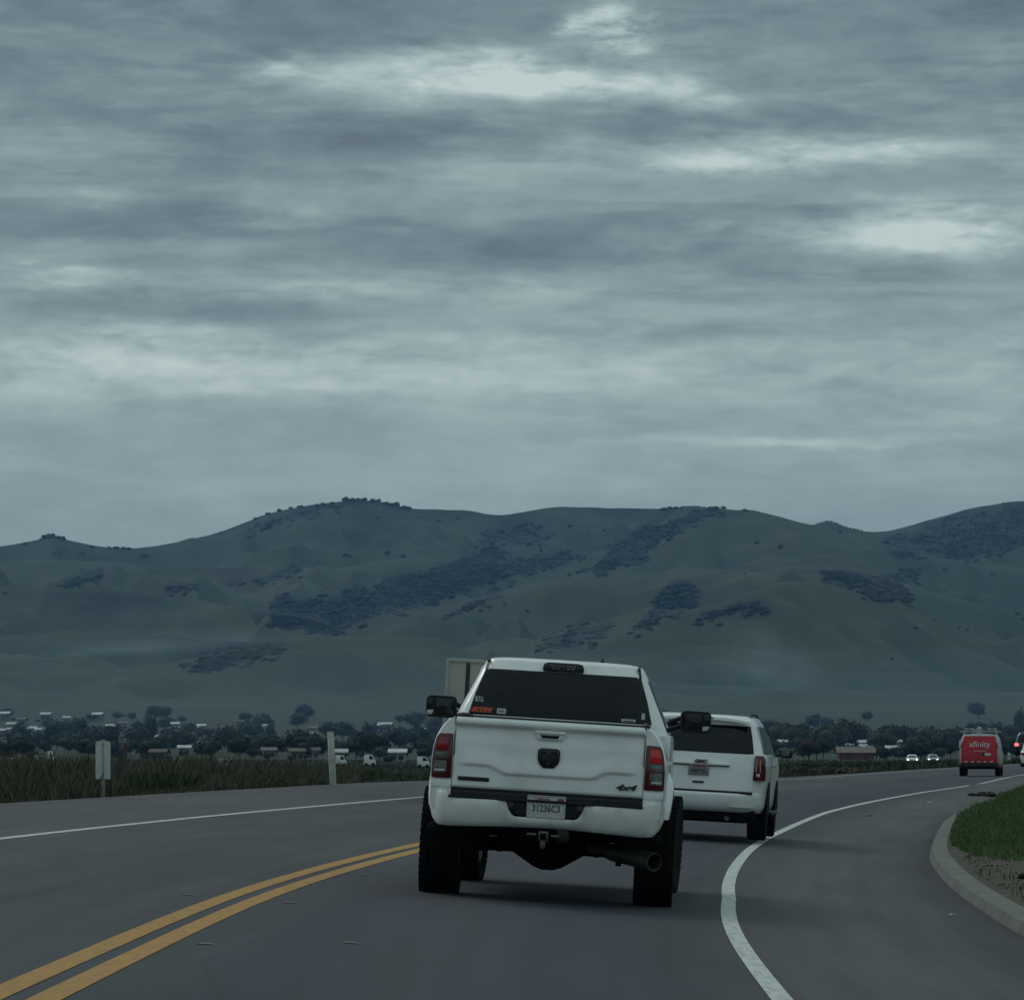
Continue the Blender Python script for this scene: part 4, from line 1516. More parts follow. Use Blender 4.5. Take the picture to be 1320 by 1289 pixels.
# rear bumper: painted shell that wraps the corners, cut out in the middle for the plate
path = []
for k in range(97):
    x = -1.0 + 2.0 * k / 96
    path.append(x)
top_t = [(0, .724), (.245, .724), (.275, .738), (.305, .785), (.325, .845), (.335, .852), (.775, .856), (.80, .875), (.825, .902), (1.0, .905)]
bot_t = [(0, .638), (.34, .632), (.80, .612), (.90, .622), (.95, .675), (1.0, .80)]
cols_ = []
for x in np.concatenate([np.linspace(-.985, -.80, 18), np.linspace(-.795, -.345, 14), np.linspace(-.34, -.24, 16), np.linspace(-.23, .23, 9), np.linspace(.24, .34, 16), np.linspace(.345, .795, 14), np.linspace(.80, .985, 18)]):
    ax = abs(x)
    zt, zb = lerp_tab(top_t, ax), lerp_tab(bot_t, ax)
    corner = .985 - ax
    yf = -1.385 + .055 * ax**2 + (.34 * (1 - corner / .16) ** 2.2 if corner < .16 else 0)
    yf += .035 * (1 - float(sstep(.345, .43, ax)))
    col = [(x, yf + .16, zt - .004)]
    for t, dy in ((0, .022), (.03, .006), (.10, 0), (.30, 0), (.55, .008), (.80, .028), (.95, .05), (1.0, .07)):
        col.append((x, yf + dy, zt + (zb - zt) * t))
    col.append((x, yf + .18, zb + .004))
    cols_.append(col)
bump_ = MB().grid(cols_).build('rear_bumper', M['white_dusty'], pk, smooth=38)
MB().box((0, -1.262, .884), (1.58, .15, .052)).build('step_pad', M['black'], bump_, bevel=.006)
MB().box((0, -1.195, .921), (1.57, .045, .034)).build('tailgate_gap_bar', M['black'], bump_, smooth=0)  # black bar added to darken the gap under the tailgate
MB().box((0, -1.26, .862), (1.62, .20, .022)).build('step_edge', M['black'], bump_, bevel=.004)
MB().prism([(-.335, .87), (.335, .87), (.32, .79), (.26, .735), (-.26, .735), (-.32, .79)], -1.325, -1.25, 'y').build('plate_recess', M['black'], bump_, bevel=.01)
MB().box((.125 + .03, -1.33, .885), (.05, .02, .03)).build('plate_lamp', M['gloss_black'], bump_, bevel=.004)
for sx in (-1, 1):
    MB().box((sx * .285, -1.329, .80), (.05, .012, .10)).build('recess_socket', M['gloss_black'], bump_, bevel=.005)
    MB().box((sx * .86, -1.13, .60), (.22, .12, .07)).build('corner_valance', M['under'], pk, bevel=.02)
pl_ = MB().box((.008, -1.338, .818), (.312, .010, .186)).build('licence_plate', M['plate'], pk, bevel=.003)
b = MB()
for c, d in (((.008, -1.345, .906), (.318, .010, .010)), ((.008, -1.345, .731), (.318, .010, .014)), ((-.147, -1.345, .818), (.010, .010, .17)), ((.163, -1.345, .818), (.010, .010, .17))):
    b.box(c, d)
b.build('plate_frame', M['chrome'], pl_, smooth=0)
text('plate_number', '31236C3', .080, M['plate_ink'], pl_, (.008, -1.3445, .803), bold=.0012, sx=.80, ext=.0015)
text('plate_state', 'California', .034, M['plate_red'], pl_, (-.03, -1.3445, .880), bold=.0008, ext=.001, shear=.2)
MB().box((.124, -1.345, .878), (.052, .003, .026)).build('plate_sticker', M['plate_red'], pl_, smooth=0)

# cab: rounded greenhouse over the doors and the hood
cab = Shell([(1.40, .975, .78, 3.55, 14), (1.50, .945, .79, 3.45, 13), (1.62, .893, .83, 3.22, 12), (1.75, .833, .88, 2.96, 11), (1.88, .775, .935, 2.70, 10), (1.97, .735, .98, 2.52, 9), (2.03, .700, 1.02, 2.42, 8)])
cabo = cab.mesh([1.40, 1.50, 1.56, 1.62, 1.68, 1.75, 1.82, 1.88, 1.93, 1.97, 2.0, 2.03], .055).build('cab', M['white'], pk, smooth=50)
rw = cab.rear_panel('rear_window', [(1.566, -.795, .795), (1.75, -.742, .742), (1.955, -.672, .672)], M['glass'], cabo, .008, 24)
cab.rear_panel('window_seal', [(1.556, -.806, .806), (1.75, -.757, .757), (1.966, -.684, .684)], M['black'], cabo, .004, 24)
for sx in (-1, 1):
    # dark roof ditch strips
    rows = []
    for z in np.linspace(1.955, 2.03, 6):
        xx = sx * (.683 - (z - 1.955) * .22)
        rows.append([cab.rear(xx - .010, z, .007), cab.rear(xx + .010, z, .007)])
    MB().grid(rows).build('roof_strip', M['black'], cabo, smooth=60)
    MB().tube([(sx * .667, 1.03, 2.033), (sx * .655, 1.3, 2.066), (sx * .655, 2.2, 2.066), (sx * .66, 2.42, 2.035)], .012, 6).build('roof_ditch', M['black'], cabo)
    cab.side_panel('side_window', [(1.50, 1.05, 1.98), (1.94, 1.18, 1.98)], sx, M['glass'], cabo)
    cab.side_panel('side_window', [(1.50, 2.08, 3.12), (1.70, 2.08, 2.86), (1.94, 2.08, 2.46)], sx, M['glass'], cabo)
# the centred stop lamp and cargo lamp at the roof edge
cl = MB().prism([(-.178, .0), (.178, .0), (.182, .035), (.168, .070), (.13, .080), (-.13, .080), (-.168, .070), (-.182, .035)], -.02, .06, 'y').build('roof_lamp', M['gloss_black'], cabo, bevel=.008, loc=(0, .972, 1.972))
for k in range(7):
    MB().box((-.099 + .033 * k, -.022, .052), (.028, .012, .015)).build('stop_lens', M['clear_lens'], cl, bevel=.003)
for x in (-.085, -.045, .045, .085):
    MB().box((x, -.022, .028), (.026, .012, .016)).build('cargo_lens', M['clear_lens'], cl, bevel=.003)
MB().tube([(.32, 1.6, 2.07), (.32, 1.58, 2.10), (.32, 1.55, 2.115)], [.03, .018, .008], 8).build('roof_aerial', M['gloss_black'], cabo)


def sticker(x, z, w, h, mat, body=None, tmat=None, size=.05, name='window_sticker', sh_=0.0, bold=.001):
    c = np.array(cab.rear(x, z, .0115))
    up = np.array(cab.rear(x, z + .05, .0115)) - np.array(cab.rear(x, z - .05, .0115))
    tilt = math.atan2(up[1], up[2])
    s = MB().box((0, 0, 0), (w, .002, h)).build(name, mat, cabo, smooth=0, loc=tuple(c))
    s.rotation_euler = (-tilt, 0, 0)
    if body:
        text('sticker_lettering', body, size, tmat, s, (0, -.0035, -.002), bold=bold, shear=sh_, ext=.001)
    return s


M['sticker_dark'] = pmat('sticker_dark', (.10, .012, .008), .5)
sticker(-.695, 1.598, .180, .050, M['sticker_dark'], 'KTM', M['orange'], .056, sh_=.35, bold=.004).children[0].scale = (1.45, 1, 1)
sticker(-.515, 1.597, .080, .050, M['grey_sticker'], '= =', M['plate_ink'], .03)
sticker(-.716, 1.692, .070, .050, M['grey_sticker'], 'U', M['gloss_black'], .05, bold=.003)
sticker(.600, 1.582, .125, .026, M['grey_sticker'], '-----', M['plate_ink'], .05)
sticker(.728, 1.625, .030, .062, M['grey_sticker'])

# doors, hood and nose
body = [(.775, .66), (3.22, .66)]
for t in np.linspace(math.pi, 0, 15):
    body.append((3.80 + .57 * math.cos(t), .52 + .57 * math.sin(t) if math.sin(t) > .25 else .66))
body += [(4.40, .62), (4.78, .64), (4.84, .80), (4.84, 1.22), (4.74, 1.34), (4.3, 1.41), (3.6, 1.46), (3.3, 1.47), (.775, 1.47)]
MB().prism(body, -.972, .972, 'x').build('front_body', M['white'], pk, bevel=.035, seg=3)
MB().prism([(-.62, .78), (.62, .78), (.66, 1.22), (-.66, 1.22)], 4.80, 4.86, 'y').build('grille', M['gloss_black'], pk, bevel=.02)
for sx in (-1, 1):
    MB().box((sx * .80, 4.82, 1.12), (.24, .07, .20)).build('headlamp', M['lens_white'], pk, bevel=.02)
    MB().box((sx * .978, 1.35, 1.22), (.025, .20, .035)).build('door_handle', M['white'], pk, bevel=.008)
    MB().box((sx * .978, 2.42, 1.22), (.025, .20, .035)).build('door_handle', M['white'], pk, bevel=.008)
    MB().box((sx * .9722, 2.03, 1.08), (.004, .012, .76)).build('door_seam', M['black'], pk, smooth=0)
    MB().box((sx * .97, 1.9, .60), (.14, 2.3, .05)).build('running_board', M['black'], pk, bevel=.015)
    # towing mirrors
    cx_, cy_, cz_ = sx * 1.175, 2.93, 1.615
    rnd = []
    for (qx, qz), a0 in (((.098, -.058), -math.pi / 2), ((.098, .058), 0), ((-.098, .058), math.pi / 2), ((-.098, -.058), math.pi)):
        for t in np.linspace(a0, a0 + math.pi / 2, 6):
            rnd.append((qx + .044 * math.cos(t), qz + .044 * math.sin(t)))
    mi = MB().loft([[(cx_ + x * .97, cy_, cz_ + z * .95) for x, z in rnd], [(cx_ + x, cy_ + .02, cz_ + z) for x, z in rnd], [(cx_ + x * .98, cy_ + .10, cz_ + z * .98) for x, z in rnd], [(cx_ + x * .8, cy_ + .17, cz_ + z * .8) for x, z in rnd]]).build('side_mirror', M['black'], pk, smooth=40)
    ins = -sx * .030
    MB().prism([(cx_ + ins - .082, cz_ - .066), (cx_ + ins + .082, cz_ - .066), (cx_ + ins + .086, cz_ + .078), (cx_ + ins - .086, cz_ + .078)], cy_ - .006, cy_ + .01, 'y').build('mirror_glass', pmat('mirror_glass', (.035, .045, .05), .08, .6) if sx < 0 else M['gloss_black'], mi, bevel=.004)
    xo = cx_ + sx * .098
    MB().prism([(xo - .030, cz_ - .02), (xo + .030, cz_ - .02), (xo + .026, cz_ + .076), (xo - .030, cz_ + .076)], cy_ - .006, cy_ + .01, 'y').build('blind_spot_glass', M['gloss_black'], mi, bevel=.004)
    MB().prism([(xo - .032, cz_ - .080), (xo + .018, cz_ - .074), (xo + .030, cz_ - .034), (xo - .032, cz_ - .040)], cy_ - .008, cy_ + .012, 'y').build('mirror_lamp', M['lens_white'], mi, bevel=.004)
    for dz in (-.035, .035):
        MB().tube([(sx * .93, 2.98, cz_ + dz - .05), (sx * 1.06, 2.99, cz_ + dz)], .022, 8).build('mirror_arm', M['black'], mi)

# underneath
MB().box((0, -.23, .80), (1.88, 1.9, .05)).build('bed_floor', M['under'], pk, smooth=0)
MB().box((0, -1.15, .66), (1.66, .14, .12)).build('hitch_beam', M['under'], pk, bevel=.02)
for sx in (-1, 1):
    MB().box((sx * .46, 1.7, .70), (.09, 5.8, .17)).build('frame_rail', M['under'], pk, smooth=0)
    MB().tube([(sx * .60, -.85, .66), (sx * .60, -.4, .57), (sx * .60, 0, .53), (sx * .60, .4, .57), (sx * .60, .8, .66)], .045, 8).build('leaf_spring', M['under'], pk)
    MB().box((sx * .60, 0, .425), (.12, .16, .07)).build('spring_plate', M['under'], pk, bevel=.01)
    MB().tube([(sx * .42, -.12, .41), (sx * .36, -.3, .78)], .035, 8).build('shock_absorber', M['under'], pk)
MB().tube([(-.80, 0, WR), (.80, 0, WR)], .062, 12).build('rear_axle', M['under'], pk)
df_ = MB()
rings = []
for t, r_, dz in ((-.30, .065, 0), (-.22, .11, -.005), (-.12, .165, -.012), (-.05, .185, -.016), (.05, .185, -.016), (.12, .165, -.012), (.22, .11, -.005), (.30, .065, 0)):
    rings.append([(t, -.02 + r_ * math.cos(a), WR + dz + r_ * math.sin(a)) for a in (2 * math.pi * k / 18 for k in range(18))])
df_.loft(rings).build('differential', M['under'], pk, smooth=50)
MB().lathe([(.20, -.11), (.36, -.12), (.41, -.06), (.41, .06), (.36, .12), (.20, .11)], (0, -.62, .63), 'z', 28).build('spare_wheel', M['rubber'], pk)
MB().box((0, .9, .62), (.9, .9, .26)).build('fuel_tank', M['under'], pk, bevel=.06)
MB().box((0, 2.2, .58), (.5, 1.4, .2)).build('gearbox', M['under'], pk, bevel=.06)
MB().box((0, 3.80, .50), (1.5, .12, .12)).build('front_axle', M['under'], pk, bevel=.03)
ht = MB().box((0, -1.33, .575), (.085, .16, .085)).build('hitch_receiver', M['steel'], pk, bevel=.012)
MB().box((0, -1.412, .575), (.052, .01, .052)).build('receiver_opening', M['under'], ht, smooth=0)
MB().box((0, -1.40, .505), (.045, .06, .07)).build('ball_mount', M['steel'], ht, bevel=.012)
MB().tube([(-.14, -1.36, .585), (-.06, -1.36, .585)], .014, 8).build('safety_ring', M['steel'], ht)
MB().tube([(.06, -1.36, .580), (.13, -1.36, .580)], .012, 8).build('safety_ring', M['steel'], ht)
MB().box((.16, -1.30, .585), (.10, .06, .10)).build('trailer_socket', M['black'], ht, bevel=.015)
ex = MB()
P0, P1 = Vector((.50, -.62, .47)), Vector((.93, -1.16, .415))
d_ = (P1 - P0).normalized()
ex.tube([P0 - d_ * .2, P0, P0 + d_ * .12, P1], [.05, .055, .074, .078], 24, False)
ex.tube([P1, P1 - d_ * .30], [.070, .066], 24, False)
rim_a = []
u = d_.cross(Vector((0, 0, 1))).normalized()
w_ = u.cross(d_)
ex.grid([[P1 + (u * math.cos(t) + w_ * math.sin(t)) * r for t in (2 * math.pi * k / 24 for k in range(24))] for r in (.078, .074, .070)], True)
eo = ex.build('exhaust_pipe', M['steel'], pk, smooth=40, normals=False)
MB().lathe([(.001, 0), (.066, 0), (.066, .01), (.001, .01)], (0, 0, 0), 'z', 20).build('exhaust_depth', M['under'], eo, loc=tuple(P1 - d_ * .29)).rotation_euler = d_.to_track_quat('Z', 'Y').to_euler()
MB().tube([(.2, 2.4, .52), (.42, 1.2, .50), (.45, .5, .56), (.42, .15, .66), (.45, -.3, .60), (.50, -.62, .47)], .055, 10).build('exhaust_run', M['under'], pk)
MB().box((.62, -.72, .40), (.05, .04, .10)).build('exhaust_hanger', M['under'], pk, bevel=.008)

# ---- the white SUV ahead of it
M['guide_pink'] = pmat('light_guide', (.50, .30, .30), .3)
M['deep_lens'] = pmat('deep_red_lens', (.16, .010, .020), .15, coat=.4)


def suv():
    (x, y, z), rot = on_road(.92, 70.0, R(5.6))
    t = thing('sport_utility_vehicle', 'white full size SUV driving just ahead of the pickup', 'SUV', ((901 - 660) / 6000 * 70, 70.0, -.035), (0, R(3.2), rot[2]))
    low = Shell([(.42, .93, -1.02, 3.90, 9), (.50, .97, -1.13, 3.98, 10), (.66, .985, -1.17, 4.0, 10), (.705, .985, -1.16, 4.0, 10), (.72, .985, -1.115, 4.0, 12), (.95, 1.0, -1.11, 4.0, 13), (1.10, 1.0, -1.10, 3.95, 13), (1.22, .99, -1.085, 3.6, 13), (1.29, .96, -1.07, 3.0, 13)])
    bo = low.mesh([.42, .46, .50, .58, .66, .70, .708, .716, .72, .80, .95, 1.10, 1.22, 1.27, 1.29]).build('body', M['white'], t, smooth=40)
    up = Shell([(1.27, .955, -1.07, 3.05, 13), (1.45, .90, -.99, 2.75, 12), (1.62, .84, -.905, 2.42, 11), (1.74, .79, -.84, 2.2, 9), (1.80, .745, -.80, 2.05, 8)])
    gh = up.mesh([1.27, 1.36, 1.45, 1.54, 1.62, 1.68, 1.74, 1.77, 1.80], .055).build('cabin', M['white'], t, smooth=50)
    up.rear_panel('rear_window', [(1.285, -.80, .80), (1.50, -.765, .765), (1.70, -.72, .72)], M['glass'], gh, .010, 20)
    # spoiler with a centred stop lamp
    rows = []
    for s_, dz in ((-.0, .0), (-.08, -.010), (-.16, -.035), (-.165, -.075), (-.10, -.080)):
        rows.append([(x_, -.80 + s_, 1.845 + dz - .05 * (abs(x_) / .72) ** 3) for x_ in np.linspace(-.72, .72, 20)])
    sp = MB().grid(rows).build('roof_spoiler', M['white'], gh, smooth=50)
    MB().box((0, -.958, 1.792), (.34, .02, .022)).build('stop_lamp', M['dark_red'], sp, bevel=.004)
    for sx in (-1, 1):
        MB().tube([(sx * .70, -.45, 1.80), (sx * .69, -.30, 1.875), (sx * .69, 1.5, 1.875), (sx * .70, 1.7, 1.82)], .022, 8).build('roof_rail', M['black'], gh)
        up.side_panel('side_window', [(1.29, -.78, .10), (1.70, -.60, .10)], sx, M['glass'], gh)
        up.side_panel('side_window', [(1.29, .20, 1.10), (1.70, .20, 1.10)], sx, M['glass'], gh)
        up.side_panel('side_window', [(1.29, 1.20, 2.55), (1.50, 1.20, 2.35), (1.70, 1.20, 2.0)], sx, M['glass'], gh)
        # tail lamp wraps the corner
        pts = [(sx * .80, .905), (sx * .985, .905), (sx * .985, 1.20), (sx * .955, 1.275), (sx * .825, 1.275)]
        tl = MB().prism(pts, -1.135, -.80, 'y').build('tail_lamp', M['dark_red'], t, bevel=.02)
        MB().prism([(sx * .845, 1.02), (sx * .915, 1.02), (sx * .910, 1.225), (sx * .855, 1.225)], -1.142, -1.12, 'y').build('red_lens', M['deep_lens'], tl, bevel=.01)
        # bright light guide loop and reverse lens
        b = MB()
        b.tube([(sx * .848, -1.145, 1.03), (sx * .852, -1.145, 1.22), (sx * .905, -1.145, 1.22), (sx * .912, -1.145, 1.03)], .009, 6)
        b.build('light_guide', M['guide_pink'], tl)
        MB().box((sx * .88, -1.143, .985), (.055, .015, .045)).build('reverse_lens', M['lens_white'], tl, bevel=.006)
        wheel(t, sx * .855, 0, .405, .285, M['alloy'], tread=False)
        wheel(t, sx * .855, 2.95, .405, .285, M['alloy'], tread=False)
        for yy in (0, 2.95):
            MB().prism([(yy + .47 * math.cos(a), .42 + .47 * math.sin(a)) for a in np.linspace(-.05, math.pi + .05, 20)], sx * .90, sx * 1.006, 'x').build('wheel_arch', M['under'], t, smooth=0)
        mi = MB().box((sx * 1.14, 2.35, 1.32), (.20, .12, .145)).build('side_mirror', M['gloss_black'], t, bevel=.035, seg=3)
        MB().box((sx * 1.13, 2.287, 1.325), (.13, .01, .10)).build('mirror_glass', M['clear_lens'], mi, bevel=.004)
        MB().tube([(sx * .94, 2.40, 1.28), (sx * 1.08, 2.37, 1.29)], .03, 8).build('mirror_arm', M['gloss_black'], mi)
        for yy in (.62, 1.60):
            MB().box((sx * 1.008, yy, 1.12), (.03, .22, .04)).build('door_handle', M['chrome'], t, bevel=.01)
        MB().box((sx * 1.002, .42, .90), (.006, .012, .70)).build('door_seam', M['black'], t, smooth=0)
        MB().box((sx * .97, 1.5, .40), (.16, 2.0, .06)).build('running_board', M['black'], t, bevel=.02)
    gate_ = low.rear_panel('liftgate', [(.735, -.80, .80), (1.0, -.815, .815), (1.262, -.80, .80)], M['white'], t, .006, 20)
    MB().box((0, -1.135, .712), (1.62, .05, .040)).build('step_strip', M['black'], t, bevel=.01)
    MB().box((0, -1.128, 1.118), (.90, .04, .034)).build('gate_garnish', M['white'], gate_, bevel=.01)
    MB().box((0, -1.124, 1.094), (.90, .02, .016)).build('garnish_shadow_strip', M['gloss_black'], gate_, bevel=.003)  # solid black strip stands in for the shade under the garnish
    eb = MB().box((0.03, -1.150, 1.148), (.25, .006, .06)).build('emblem_plinth', M['white'], gate_, bevel=.003)
    text('emblem', 'GMC', .068, noisy('dark_red_emblem', [(.055, .045, .048), (.07, .055, .06)], 4, .3), gate_, (0.03, -1.158, 1.148), bold=.004, sx=1.18, ext=.006)
    lp = MB().box((0, -1.134, 1.022), (.305, .012, .155)).build('licence_plate', pmat('plate_grey', (.20, .20, .21), .5), gate_, bevel=.004)
    text('plate_number', '8BMY742', .066, M['plate_ink'], lp, (0, -1.142, 1.008), bold=.001, sx=.85, ext=.001)
    MB().box((0, -1.141, 1.078), (.20, .004, .022)).build('plate_header', M['plate_red'], lp, smooth=0)
    MB().box((0, -1.128, .845), (.17, .018, .028)).build('gate_handle_slot', M['gloss_black'], gate_, bevel=.006)
    MB().tube([(-.36, -.86, 1.34), (0.1, -.90, 1.30), (.42, -.88, 1.36)], .010, 6).build('wiper', M['black'], gh)
    MB().box((0, 1.2, .36), (1.5, 4.0, .2)).build('chassis', M['under'], t, bevel=.05)
    MB().box((0, -.75, .40), (1.7, .5, .22)).build('rear_valance', M['under'], t, bevel=.06)
    MB().tube([(.38, -.3, .32), (.45, -1.0, .33)], .04, 8).build('exhaust_pipe', M['steel'], t)
    MB().tube([(-.7, 0, .40), (.7, 0, .40)], .06, 8).build('rear_axle', M['under'], t)
suv()


# ---- the red van far ahead
def red_van():
    y = 200.0
    t = thing('van', 'small red van with white ladder rack and white lettering on its doors', 'van', ((1262.5 - 660) / 6000 * y, y, float(road_z(0, y)) + .01), (0, 0, -R(8.0)))
    sh_ = Shell([(.38, .84, -.72, 3.6, 10), (.60, .88, -.78, 3.7, 11), (1.00, .885, -.77, 3.6, 11), (1.30, .86, -.74, 3.1, 11), (1.60, .79, -.68, 2.6, 10), (1.74, .72, -.64, 2.3, 9), (1.78, .66, -.60, 2.2, 8)])
    bo = sh_.mesh([.38, .5, .60, .8, 1.0, 1.15, 1.3, 1.45, 1.6, 1.7, 1.74, 1.78], .03).build('body', M['silver_paint'], t, smooth=50)
    dr = sh_.rear_panel('rear_door', [(.55, -.845, .845), (1.0, -.853, .853), (1.3, -.83, .83), (1.55, -.775, .775), (1.72, -.66, .66)], M['red_paint'], t, .012, 20)
    MB().box((0, -.795, 1.05), (.012, .02, 1.0)).build('door_seam', M['dark_red'], dr, smooth=0)
    text('door_lettering', 'xfinity', .36, M['plate'], dr, (.02, -.745, 1.36), rot=(R(82), 0, 0), bold=.004, ext=.004, sx=1.02)
    text('door_strapline', 'comcast.com', .10, M['plate'], dr, (.0, -.79, 1.08), bold=.001, ext=.003)
    MB().box((.36, -.80, .93), (.26, .02, .12)).build('licence_plate', M['plate'], dr, bevel=.005)
    MB().box((.17, -.80, .94), (.10, .03, .12)).build('door_handle', M['black'], dr, bevel=.01)
    for k in range(5):
        MB().box((-.56 + .27 * k, -.80, .625), (.12, .02, .05)).build('reflective_dash', M['plate'], dr, smooth=0)
    MB().box((0, -.74, .48), (1.66, .24, .20)).build('rear_bumper', M['black'], t, bevel=.05)
    MB().box((0, 1.4, .38), (1.5, 3.8, .16)).build('chassis', M['under'], t, smooth=0)
    for sx in (-1, 1):
        MB().prism([(sx * .80, 1.22), (sx * .872, 1.22), (sx * .845, 1.52), (sx * .775, 1.52)], -.75, -.62, 'y').build('tail_lamp', M['lens_white'], t, bevel=.01)
        wheel(t, sx * .76, 0, .33, .23, M['alloy'], tread=False)
        wheel(t, sx * .76, 2.75, .33, .23, M['alloy'], tread=False)
        sh_.side_panel('side_window', [(1.12, 1.7, 2.9), (1.55, 1.7, 2.45)], sx, M['glass'], t)
        mi = MB().box((sx * .98, 2.35, 1.18), (.16, .10, .22)).build('side_mirror', M['black'], t, bevel=.03)
        MB().tube([(sx * .84, 2.38, 1.12), (sx * .95, 2.36, 1.12)], .03, 6).build('mirror_arm', M['black'], mi)
        MB().tube([(sx * .68, -.45, 1.93), (sx * .68, 2.0, 1.93)], .025, 6).build('rack_rail', M['marker_rack'], t)
        for yy in (-.4, .8, 1.9):
            MB().box((sx * .68, yy, 1.85), (.05, .06, .16)).build('rack_foot', M['marker_rack'], t, smooth=0)
    for yy in (-.45, .3, 1.0, 1.9):
        MB().box((0, yy, 1.915), (1.66, .08, .05)).build('rack_bar', M['marker_rack'], t, bevel=.008)
    for x0, x1 in ((-.62, -.36), (.36, .62)):
        b = MB()
        for xx in (x0, x1):
            b.box((xx, .7, 2.02), (.045, 2.6, .07))
        for k in range(8):
            b.box(((x0 + x1) / 2, -.45 + .33 * k, 2.02), (x1 - x0, .035, .035))
        b.build('ladder', M['marker_rack'], t, smooth=0)
    MB().lathe([(.001, 1.78), (.075, 1.78), (.07, 1.98), (.10, 2.0), (.09, 2.08), (.001, 2.12)], (0, -.45, 0), 'z', 14).build('beacon', M['marker_rack'], t)
M['marker_rack'] = pmat('rack_white', (.42, .44, .44), .4)
red_van()


# ---- the box truck behind the pickup's cab, in the oncoming lane
def box_truck():
    y = 86.0
    off = -3.15
    t = thing('box_truck', 'beige box truck mostly hidden behind the white pickup cab', 'truck', (float(lane_x(y)) + off - .68, y, float(road_z(off, y))), (0, math.atan(float(bank(y))), -R(6)))
    bx = MB().box((0, 2.7, 1.72), (2.30, 4.4, 1.96)).build('cargo_box', M['beige_box'], t, bevel=.02)
    for sx in (-1, 1):
        MB().box((sx * .735, .494, 1.72), (.075, .02, 1.93)).build('front_strip', noisy('brown_strip', [(.035, .028, .026), (.05, .04, .036)], 3, .6), bx, smooth=0)
        MB().box((sx * 1.12, .494, 1.72), (.06, .03, 1.96)).build('corner_post', M['beige_box'], bx, bevel=.008)
        wheel(t, sx * .92, -.75, .39, .24, M['alloy'], tread=False)
        wheel(t, sx * .92, 3.4, .39, .30, M['alloy'], tread=False)
        MB().box((sx * 1.03, -.45, 1.30), (.12, .08, .26)).build('side_mirror', M['black'], t, bevel=.02)
    MB().box((0, .496, 2.665), (2.30, .03, .06)).build('top_rail', M['beige_box'], bx, bevel=.008)
    MB().prism([(-1.9, .5), (.42, .5), (.42, 1.70), (-.20, 1.70), (-.70, 1.25), (-1.85, 1.08)], -.95, .95, 'x').build('cab', M['white'], t, bevel=.05)
    MB().prism([(-.25, 1.66), (-.69, 1.27), (-.71, 1.28), (-.27, 1.68)], -.82, .82, 'x').build('windscreen', M['glass'], t, smooth=0)
    MB().box((0, 2.0, .6), (1.0, 5.0, .2)).build('chassis', M['under'], t, smooth=0)
box_truck()


# ---- small far traffic
def far_car(px, y, z, heading, label, paint, lit=None, suv_=False, shift=0.0):
    t = thing('car', label, 'car', ((px - 660) / 6000 * y + shift, y, z), (0, 0, heading))
    top = 1.72 if suv_ else 1.45
    lowr = Shell([(.25, .85, -2.15, 2.15, 8), (.55, .90, -2.25, 2.25, 9), (.85, .90, -2.2, 2.2, 9), (.98, .86, -2.1, 2.0, 8)])
    lowr.mesh([.25, .4, .55, .7, .85, .98]).build('body', paint, t, smooth=50)
    upr = Shell([(.95, .84, -2.0 if suv_ else -1.75, 1.1, 7), (top - .25, .70, -1.75 if suv_ else -1.2, .45, 6), (top - .05, .62, -1.6 if suv_ else -1.0, .2, 5)])
    cb = upr.mesh([.95, 1.05, top - .4, top - .25, top - .12, top - .05], .05).build('cabin', paint, t, smooth=50)
    upr.rear_panel('rear_window', [(1.0, -.68, .68), (top - .18, -.55, .55)], M['glass'], cb, .012, 10)
    rows = []
    for z_ in np.linspace(1.0, top - .16, 5):
        w, a, b_, e = upr.at(z_)
        rows.append([(x, 2 * (a + b_) / 2 - upr.rear(x, z_, .012)[1], z_) for x in np.linspace(-w * .8, w * .8, 9)])
    MB().grid(rows).build('windscreen', M['glass'], cb, smooth=60)
    for sx in (-1, 1):
        upr.side_panel('side_window', [(1.0, -1.2, .75), (top - .18, -.95, .35)], sx, M['glass'], cb)
        wheel(t, sx * .80, -1.35, .33, .22, M['alloy'], tread=False)
        wheel(t, sx * .80, 1.35, .33, .22, M['alloy'], tread=False)
        MB().box((sx * .70, -2.235, .82), (.28, .10, .16)).build('tail_lamp', M['brake_on'] if lit == 'brake' else M['red_lens'], t, bevel=.02)
        MB().box((sx * .66, 2.20, .68), (.30, .14, .17)).build('headlamp', M['headlight'] if lit == 'head' else M['lens_white'], t, bevel=.03)
        MB().box((sx * .95, .75, 1.0), (.16, .10, .12)).build('side_mirror', paint, t, bevel=.02)
    MB().box((0, 2.245, .50), (.9, .06, .16)).build('grille', M['black'], t, bevel=.01)
    MB().box((0, -2.255, .62), (.32, .02, .12)).build('licence_plate', M['plate'], t, smooth=0)
    return t


far_car(1335.5, 289, -.02, -R(10), 'white SUV cut by the right edge of the picture, beyond the red van', M['white'], None, True)
far_car(1324.5, 345, .55, -R(10), 'dark car with lit red brake lamps far down the road', M['dark_paint'], 'brake', True)
far_car(1175, 700, -1.55, math.pi - R(4), 'white oncoming car with bright headlights, left one of two', M['white'], 'head')
far_car(1202, 715, -1.55, math.pi - R(4), 'silver oncoming car with bright headlights, right one of two', M['silver_paint'], 'head')
# ------------------------------------------------------------------ roadside pieces
M['galv'] = noisy('galvanised_metal', [(.26, .27, .27), (.38, .39, .39)], 4, .45, metal=.2)
M['marker_white'] = noisy('marker_panel_white', [(.46, .48, .48), (.58, .60, .60)], 3, .5)
M['post_white'] = noisy('weathered_white_post', [(.36, .36, .33), (.50, .50, .47), (.56, .56, .53)], 2.5, .7)


def on_left(px, y, d=0.0):
    """a point beside the left paved edge at distance y"""
    x = (px - 660) / 6000 * y
    return x, y, float(left_ground(np.array(x), np.array(y)))


